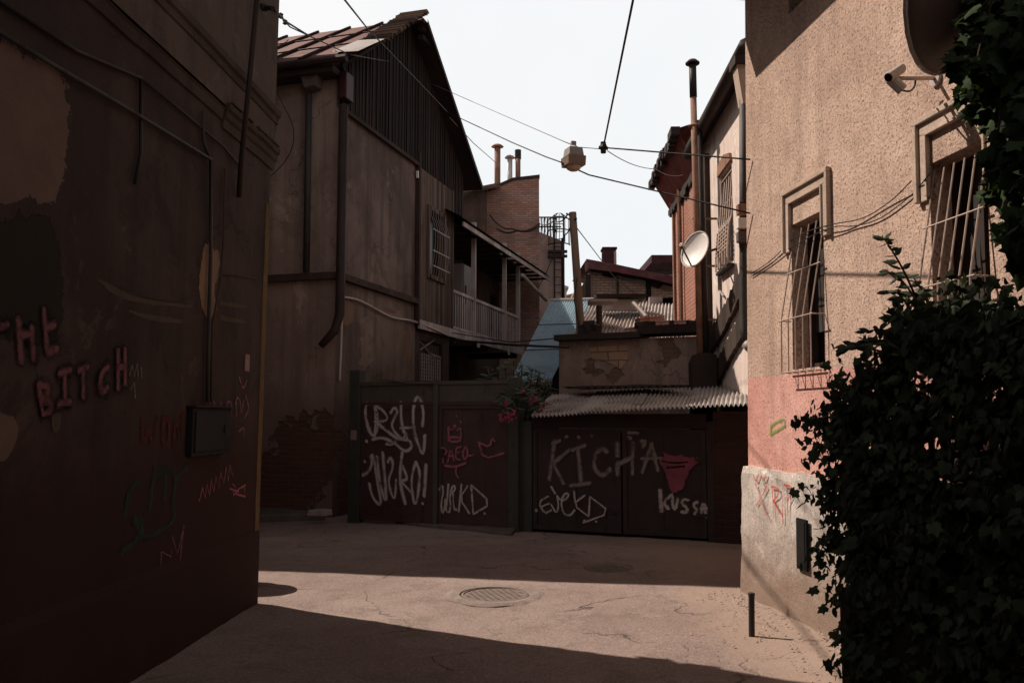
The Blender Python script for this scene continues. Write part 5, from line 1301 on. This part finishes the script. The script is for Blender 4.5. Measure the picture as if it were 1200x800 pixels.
def wall_cables():
    h = lambda x, y, d=.014: RF.w(RF.hit(x, y, 'y', d))
    for pts, lab in (([(880, 321), (905, 305), (924, 284), (938, 274, .0), (975, 262, .06), (1010, 258), (1045, 236), (1068, 212, .05)], 'thin cable looping along the tan wall above the first barred window'),
                     ([(880, 324), (908, 306), (926, 290), (975, 264, .06), (1000, 266), (1030, 258), (1060, 236), (1075, 222), (1092, 200, .06)], 'second thin cable sagging lower along the tan wall between the windows')):
        q = smoothpts([h(*p) for p in pts], 3)
        tag(MB().tube(q, .004, 6).build('cable', 'wire', smooth=True), lab, 'cable')
wall_cables()

# ================================================================== BOLLARD, RUBBLE
def bollard():
    p = G(881, 744)
    t = thing('bollard', 'short rusty steel post stub standing near the grey plinth', 'bollard', (p.x, p.y, .0))
    t.rotation_euler = (R(-2), R(1.5), 0)
    MB().tube([(0, 0, -.05), (0, 0, .295)], .022, 12).build('post', 'iron', t, smooth=False, bevel=.003)
    MB().lathe([(.024, .28), (.026, .30), (.02, .305), (.001, .303)], 12).build('cap', 'iron', t)
bollard()
def rubble():
    b = MB()
    for k in range(900):
        z = random.random()
        if z < .6: p = RF.w((random.uniform(-2.6, .1), .12+abs(random.gauss(0, .22)), 0))
        else: p = Vector((random.uniform(1.0, 2.1), random.uniform(5.4, 7.4), 0))
        if .86 < z <= .93: q_ = L.w((random.uniform(-.1, 3.5), .05+abs(random.gauss(0, .2)), 0)); p = Vector((q_.x, q_.y, 0))
        if z > .93: p = Vector((random.uniform(-2, 2), random.uniform(5.3, 9.5), 0))
        s_ = random.choice((.003, .003, .004, .005, .007, .012)) if z < .6 else random.choice((.004, .005, .007))
        zz = .022*noise.noise(Vector((p.x, p.y, 0))*.7)+(.05*max(0, min(1, (p.x-1.75)/.5)) if p.y < 8 else 0)
        i = len(b.v); q = []
        for (x, y, z_) in ((1, 0, 0), (0, 1, 0), (-1, .1, 0), (0, -1, 0), (0, 0, .8), (.2, .1, -.6)):
            q.append(Vector((p.x+x*s_*random.uniform(.7, 1.6), p.y+y*s_*random.uniform(.7, 1.6), zz+z_*s_*random.uniform(.5, 1.2)+.004)))
        b.v += q; b.f += [(i, i+1, i+4), (i+1, i+2, i+4), (i+2, i+3, i+4), (i+3, i, i+4), (i, i+1, i+5), (i+1, i+2, i+5), (i+2, i+3, i+5), (i+3, i, i+5)]
    o = b.build('gravel', 'rubble'); tag(o, 'loose plaster crumbs and grit along the foot of the tan wall', 'gravel', kind='stuff')
rubble()

# ================================================================== WIRES AND STREET LAMP
def wires():
    LP = W(672, 182, 9.0); J = W(707, 173, 9.0)
    roof = GH.w(GH.hit(525, 132, 'y', .5)); rw = RF.w(RF.hit(879, 250, 'y', .02))
    cable('cable', [roof, W(600, 167, 11.5), W(640, 184, 9.8), W(657, 190, 9.0), W(690, 205, 9.0), rw], .008, 'wire', 'thick black cable from the dark gable past the lamp to the tan building', n=6)
    cable('cable', [W(380, -30, 5.0), W(430, 33, 9.0), roof], .008, 'wire', 'dark cable coming from overhead down to the dark gable', n=8)
    cable('cable', [W(748, -30, 5.5), J], .009, 'wire', 'twisted black cable hanging from above to the insulator right of the lamp', n=10)
    cable('cable', [J, RF.w(RF.hit(879, 187, 'y', .02))], .008, 'wire', 'black cable from the insulator right of the lamp to the tan building', n=10)
    cable('cable', [GH.w(GH.hit(505, 98, 'y', .4)), W(585, 133, 13), W(668, 169, 9.0)], .005, 'wire_thin', 'thin grey wire from the dark gable to the top of the lamp', n=8)
    cable('cable', [GH.w(GH.hit(527, 138, 'y', .4)), W(555, 168, 20), W(586, 195, 26)], .009, 'wire_thin', 'thin wire from the dark gable down to the stovepipes', n=6)
    cable('cable', [W(672, 172, 9.0), W(707, 175, 9.0)], .004, 'wire_thin', 'short thin wire between the lamp and the insulator', n=4)
    cable('cable', [W(712, 177, 9.0), W(768, 198, 11), W(800, 205, 13)], .005, 'wire_thin', 'thin sagging wire from the insulator towards the tall stovepipe', sag=.05, n=8)
    t = thing('insulator', 'black cable insulator where three cables meet right of the lamp', 'insulator', tuple(J))
    MB().tube([(0, 0, .06), (0, 0, -.06)], .03, 8).build('body', 'iron', t); MB().tube([(-.05, 0, .0), (.05, 0, -.01)], .02, 8).build('clamp', 'iron', t); MB().lathe([(.001, .06), (.035, .03), (.045, .0), (.03, -.03)], 10).build('skirt', 'wire', t)
    # lamp
    t = thing('street_lamp', 'grey and brown street lamp hanging from cables over the alley', 'street lamp', tuple(LP), rz=.35)
    def fru(x0, y0, z0, x1, y1, z1): 
        b = MB(); b.v += [Vector(p) for p in ((-x0, -y0, z0), (x0, -y0, z0), (x0, y0, z0), (-x0, y0, z0), (-x1, -y1, z1), (x1, -y1, z1), (x1, y1, z1), (-x1, y1, z1))]
        b.f += [(3, 2, 1, 0), (4, 5, 6, 7), (0, 1, 5, 4), (1, 2, 6, 5), (2, 3, 7, 6), (3, 0, 4, 7)]; return b
    fru(.088, .088, -.02, .075, .075, .075).build('housing', 'lamp_grey', t, bevel=.006)
    fru(.10, .10, -.125, .105, .105, -.021).build('hood', 'lamp_brown', t, bevel=.006)
    MB().lathe([(.082, -.126), (.075, -.15), (.045, -.17), (.001, -.176)], 18).build('lens', 'lens', t, smooth=True)
    MB().lathe([(.06, .076), (.045, .095), (.02, .105), (.001, .105)], 14).build('top_cap', 'dish_white', t, smooth=True)
    MB().box(-.028, .028, -.02, .02, .09, .155).build('hanger', 'lamp_grey', t, bevel=.006)
    # wires to the brick building and pole
    a = pole_top
    cable('cable', [a+Vector((-.1, 0, -.05)), W(650, 258, 20), W(632, 262, 27)], .014, 'wire', 'cable from the timber pole top to the brick building', n=6, sag=.08)
    cable('cable', [a+Vector((-.02, -.05, -.2)), W(662, 275, 16), W(658, 300, 30)], .012, 'wire', 'loose cable drooping from the timber pole towards the tower ladder', n=6, sag=.05)
    cable('cable', [W(632, 262, 26.9), W(600, 268, 26.5), W(574, 252, 26.8)], .022, 'wire', 'cable swagged across the red brick wall', n=6, sag=.15)
    cable('cable', [W(632, 265, 26.9), W(606, 270, 26.4), W(582, 268, 26.4)], .03, 'wire', 'heavier lower cable swagged across the red brick wall', n=6, sag=.1)
    cable('cable', [a+Vector((.05, .0, -.25)), W(720, 325, 21), W(745, 345, 24.5)], .009, 'wire', 'wire from the timber pole down to the brown brick house', n=6)
    cable('cable', [W(682, 396, 15.0), W(673, 352, 15.0), W(676, 326, 15.05)], .012, 'wire', 'lead hanging against the timber pole', n=6)
    cable('cable', [hp(528, 398, .15), W(600, 404, 14.5), W(667, 407, 14.2)], .022, 'wire', 'heavy black cable from the balcony to the plaster wall behind the garage', n=8)
    cable('cable', [hp(530, 390, .15), W(600, 401, 14.6), W(655, 396, 14.3)], .010, 'wire', 'thinner cable above the heavy one from the balcony to the plaster wall', n=8)
    # left side leads
    lb = L.w(L.hit(320, 10, 'y', .17))
    cable('cable', [lb, W(334, 25, 10), W(362, 42, 13.3)], .012, 'wire', 'cable from the left wall bracket to the red roof edge', n=6)
    cable('cable', [lb, W(340, 32, 10.5), GH.w(GH.hit(405, 62, 'y', .35))], .009, 'wire', 'lower cable from the left wall bracket to the verge of the red roof', n=6)
    b = MB()
    for p in (W(329, 18.5, 8.8), W(334, 27, 9.2)): b.lathe([(.001, .03), (.03, .01), (.03, -.02), (.001, -.04)], 8, Matrix.Translation(p))
    q = smoothpts([W(338, 47, 13.0), W(322, 60, 12), W(315, 85, 11.8), W(330, 120, 12), W(346, 150, 12), W(342, 180, 12.6), W(318, 208, 13.0), W(296, 214, 13.3)], 3)
    tag(MB().tube(q, .007, 6).build('cable', 'wire', smooth=True), 'black cable looping down from the red roof to the left wall', 'cable')
    for k, p in enumerate((W(329, 18.5, 8.8), W(334, 26, 9.6))):
        tag(MB().lathe([(.001, .035), (.03, .015), (.022, 0), (.03, -.02), (.001, -.04)], 8, Matrix.Translation(p)).build('insulator', 'iron'), ('upper' if k == 0 else 'lower')+' small insulator on the cables off the left wall bracket', 'insulator')
wires()

# ================================================================== PLANTS
def leaf_into(b, p, nrm, up, size, lobes, tint, fold=.25):
    nrm = nrm.normalized(); up = (up-nrm*up.dot(nrm))
    up = up.normalized() if up.length > 1e-4 else nrm.orthogonal().normalized(); sd_ = up.cross(nrm)
    if lobes == 0: out = [(0, 0), (.22, .25), (.27, .5), (.17, .8), (0, 1.05), (-.17, .8), (-.27, .5), (-.22, .25)]
    elif lobes == 1: out = [(0, .05), (.3, -.05), (.48, .2), (.36, .42), (.5, .68), (.25, .7), (0, 1.08), (-.25, .7), (-.5, .68), (-.36, .42), (-.48, .2), (-.3, -.05)]
    else: out = [(0, 0), (.07, .3), (.085, .6), (0, 1.1), (-.085, .6), (-.07, .3)]
    i = len(b.v); b.v.append(p+up*size*.45); b.c.append(tint)
    for x, y in out:
        b.v.append(p+sd_*x*size+up*y*size+nrm*(-abs(x)*fold*size-.12*size*max(0, y-.5))); b.c.append(tint)
    n = len(out)
    for k in range(n): b.f.append((i, i+1+k, i+1+(k+1) % n))
def rv(s=1): return Vector((random.gauss(0, s), random.gauss(0, s), random.gauss(0, s)))
FA = Vector((1.98, 5.02, 0)); FB = Vector((2.50, .6, 0)); FD = (FB-FA).normalized(); FN = Vector((FD.y, -FD.x, 0))
if FN.x > 0: FN = -FN
FL = (FB-FA).length
def fence():
    fr = Frame(FA, FN); t = thing('fence', 'dark low garden fence with pickets, buried under ivy on the right', 'fence', mw=fr.m)
    s_ = 1 if fr.inv.to_3x3() @ FD != 0 and (fr.inv.to_3x3() @ FD).x > 0 else -1
    def bx(name, a, c, y0, y1, z0, z1, mat): 
        x0, x1 = sorted((a*s_, c*s_)); return MB().box(x0, x1, y0, y1, z0, z1).build(name, mat, t)
    bx('base_wall', 0, FL, -.1, .1, -.05, .62, 'left_plinth')
    bx('light_block_panel', 0, FL, -.012, .012, .62, 1.28, 'dark_panel')  # solid dark sheet added inside the ivy to block light
    for k in range(4): bx('post', k*1.4, k*1.4+.07, -.035, .035, -.0, 1.5+.2*min(k, 2), 'iron')
    for z in (1.3, 1.62, 1.9): bx('rail', 0 if z < 1.4 else (.4 if z < 1.7 else 1.0), FL, -.025, .025, z, z+.035, 'iron')
    n = int(FL/.11)
    for k in range(n): bx('picket', .09+k*.11, .115+k*.11, -.024, -.012, 1.29, 1.5 if k < 4 else (1.66 if k < 9 else 1.93), 'iron')
fence()
def ivy():
    b = MB(); n = 0
    def top(s): 
        z = 1.62+.5*min(1, s/.8)-.12*max(0, min(1, (s-1.0)/.5))+.10*noise.noise(Vector((s*2.5, 0, 3)))+.05*noise.noise(Vector((s*7, 1, 3)))
        return z
    tries = 0
    while n < 20000 and tries < 90000:
        tries += 1
        s = random.uniform(-.08, 3.0); zt = top(max(0, s)); z = random.uniform(.05, zt+.02)
        # ragged far end: leaves bulge in the middle heights, thin out near the ground
        if s < .12 and z < .75 and random.random() < .8: continue
        if z < .55 and random.random() < .25: continue
        p0 = FA+FD*s; thick = .13+.09*noise.noise(Vector((s*2, z*2, 0)))
        d = random.gauss(0, .5)*thick+.06
        p = p0+FN*d+Vector((0, 0, z))
        # window of gaps where the sunlit wall shows between the pickets
        if 1.0 < s < 2.2 and 1.33 < z < 1.52 and noise.noise(Vector((s*6, z*9, 5.5))) > -.12: continue
        g = noise.noise(Vector((s*4.5, z*4.5, d*5)))
        if g < -.32: continue
        nr = FN*1.0+Vector((0, 0, .35))+rv(.55); dn = Vector((0, 0, -1))+rv(.45)
        leaf_into(b, p, nr, dn, random.uniform(.03, .06)+.035*random.random()**3, 1 if random.random() < .6 else 0, min(1, max(0, .45+g*.8+random.uniform(-.3, .3)))); n += 1
    # stray sprays off the far end and top
    for k in range(150):
        s = random.uniform(-.05, 2.2); zt = top(max(0, s))-.02 if k % 2 else random.choice((random.uniform(1.35, 1.66), random.uniform(1.4, 1.6), random.uniform(.7, 1.2)))
        if k % 2 == 0: s = .0
        p = FA+FD*s+FN*random.uniform(-.1, .22)+Vector((0, 0, zt))
        d = (Vector((0, 0, .8)) if k % 2 else -FD+FN*.3)+rv(.4)
        for j in range(random.randint(3, 8)):
            leaf_into(b, p+d.normalized()*j*.03, FN+rv(.6), Vector((0, 0, -.6))+rv(.6), random.uniform(.03, .07), 1 if j % 2 else 0, random.random())
    t = thing('ivy', 'dense dark ivy smothering the garden fence at the lower right', 'ivy', tuple(FA))
    o = b.build('foliage', 'ivy_leaf', t, attr='tint'); o.location = -FA
    st = MB()
    for k in range(26):
        s = random.uniform(0, 2.9); q = [FA+FD*(s+.1*noise.noise(Vector((k, j*.5, 0))))+FN*(.05+.05*noise.noise(Vector((j*.7, k, 2))))+Vector((0, 0, j*.2-.02)) for j in range(int(top(s)/.2))]
        st.tube([x-FA for x in q], .008, 5)
    st.build('stem', 'beam', t)
ivy()
def sapling():
    base = FA+FD*.95; b = MB(); stems = MB()
    t = thing('sapling', 'slender leafy shoot sticking up out of the ivy before the barred window', 'sapling', tuple(base))
    Y = 4.2
    paths = [[(1100, 425), (1080, 365), (1060, 318), (1042, 288), (1036, 280)], [(1085, 425), (1050, 400), (1020, 398), (1004, 404)], [(1095, 420), (1075, 388), (1050, 372), (1043, 372)], [(1090, 400), (1088, 350), (1070, 325)], [(1080, 400), (1066, 360), (1050, 340), (1040, 342)], [(1092, 400), (1074, 350), (1048, 318), (1040, 320)], [(1080, 410), (1040, 385), (1015, 388)], [(1098, 410), (1092, 370), (1084, 340)], [(1070, 420), (1032, 412), (1000, 402), (990, 408)]]
    for k, ph in enumerate(paths):
        q = smoothpts([W(x, y, Y+.05*k) for x, y in ph], 2)
        if k == 0: q = [base+Vector((0, 0, .0)), base+Vector((.03, .0, 1.0))]+q
        stems.tube([x-base for x in q], [.009*(1-.7*i/(len(q)-1)) for i in range(len(q))], 5)
        m_ = 2 if k == 0 else 0
        for i in range(m_, len(q)):
            d = (q[i]-q[i-1]) if i else (q[1]-q[0]); f_ = i/len(q)
            for s_ in (-1, 1):
                if random.random() < .12: continue
                w = Vector((s_, 0, 0))*1.0+d.normalized()*.5+rv(.25)
                leaf_into(b, q[i], Vector((0, -.7, .7))+rv(.4), w, random.uniform(.055, .095)*(1.1-.5*f_), 0, random.random())
            if i == len(q)-1: leaf_into(b, q[i], Vector((0, -.7, .7)), d, .06, 0, .6)
    stems.build('stem', 'beam', t); o = b.build('foliage', 'ivy_leaf', t, attr='tint'); o.location = -base
sapling()
def vine():
    base = Vector((2.52, 3.0, 0)); t = thing('vine', 'dark broad-leaved vine hanging over the tan wall at the upper right', 'vine', tuple(base))
    trunk = [base, Vector((2.48, 3.05, .9)), Vector((2.54, 3.1, 1.8)), Vector((2.45, 3.2, 2.7)), Vector((2.35, 3.4, 3.4)), Vector((2.25, 3.7, 3.8))]
    stm = MB().tube([p-base for p in trunk], [.06, .05, .045, .035, .025, .012], 8)
    b = MB(); sp = MB()
    cl = [(1185, 15, 34), (1150, 45, 24), (1135, 80, 16), (1172, 90, 36), (1205, 60, 50), (1195, 150, 40), (1160, 140, 22), (1152, 185, 14), (1180, 215, 30), (1205, 255, 34), (1188, 300, 17), (1200, 330, 20), (1120, 108, 7), (1112, 74, 9), (1140, 20, 14), (1240, 160, 80), (1250, 40, 80), (1180, -20, 50), (1145, 225, 8), (1215, 320, 40), (1128, 125, 7), (1165, 265, 10), (1130, 55, 12), (1160, 60, 24), (1150, 110, 18), (1172, 180, 22)]
    for x, y, r in cl:
        if y > 300: continue
        x += 14 if y > 120 else (8 if y > 60 else 2)
        Y = 3.75+random.uniform(-.25, .3) if x < 1210 else 3.4; rr = r*Y/1000; c = W(x, y, Y)
        n = int(11+rr*rr*rr*5200+rr*rr*5200)
        for k in range(n):
            v = rv(); v = v.normalized()*rr*random.random()**.45; v.y *= 1.1
            p = c+v
            leaf_into(b, p, Vector((-.35, -.8, .45))+rv(.6), Vector((-.1, 0, -1))+rv(.5), random.uniform(.05, .095), 1, random.random())
        q = trunk[3].lerp(trunk[5], random.random()); mid = q.lerp(c, .5)+Vector((0, 0, .08)); sp.tube([x_-base for x_ in smoothpts([q, mid, c], 2)], .006, 5)
    stm.build('trunk', 'beam', t); sp.build('branch', 'beam', t)
    o = b.build('foliage', 'vine_leaf', t, attr='tint'); o.location = -base
vine()
def oleander():
    base = G(603, 619)+Vector((.0, .45, 0)); base.z = 0
    t = thing('oleander', 'oleander bush with pink flowers leaning over the gate beside the garage', 'shrub', tuple(base))
    b = MB(); st = MB(); fl = MB()
    Y = base.y
    tips = [(572, 440), (582, 432), (592, 426), (602, 424), (612, 428), (624, 432), (634, 442), (640, 452), (628, 458), (614, 448), (598, 446), (586, 452), (605, 462), (618, 470), (592, 470), (608, 436), (632, 436), (645, 448), (580, 446), (600, 480), (625, 475)]
    tips = [(x, y, random.uniform(-.35, .35)) for x, y in tips]+[(x, y, -.92) for x, y in ((590, 478), (596, 486), (604, 476), (612, 462), (624, 468), (632, 474), (600, 468), (636, 480), (588, 468), (618, 458))]
    for x, y, dy in tips:
        e = W(x, y, Y+dy); q = smoothpts([base+Vector((random.uniform(-.1, .1), 0, .0)), (base.lerp(e, .5)+Vector((0, 0, .25))) if dy > -.5 else Vector((base.x, base.y-.1, 2.05)), e], 2)
        st.tube([p-base for p in q], .009, 5)
        for i in range(int(len(q)*.55), len(q)):
            for k in range(6):
                a = random.uniform(0, 6.28); d = Vector((math.cos(a), math.sin(a)*.8, .35))+rv(.2)
                leaf_into(b, q[i]+rv(.02), Vector((0, -.4, 1))+rv(.4), d, random.uniform(.12, .19), 2, random.random(), .1)
    for x, y, n in ((592, 472, 7), (596, 488, 10), (601, 484, 6), (590, 492, 4), (588, 486, 4), (627, 467, 9), (623, 470, 5), (612, 460, 4), (634, 482, 5), (637, 477, 4), (600, 492, 6)):
        c = W(x, y, Y-.95); fl = MB()
        for k in range(n):
            p = c+rv(.025); 
            for j in range(5):
                a = j*1.256+random.random(); leaf_into(fl, p, Vector((0, -1, .3))+rv(.3), Vector((math.cos(a), 0, math.sin(a))), .024, 0, .5)
        o = fl.build('flower_cluster', 'petal', t, attr='tint'); o.location = -base
    st.build('stem', 'beam', t); o = b.build('foliage', 'oleander_leaf', t, attr='tint'); o.location = -base
oleander()
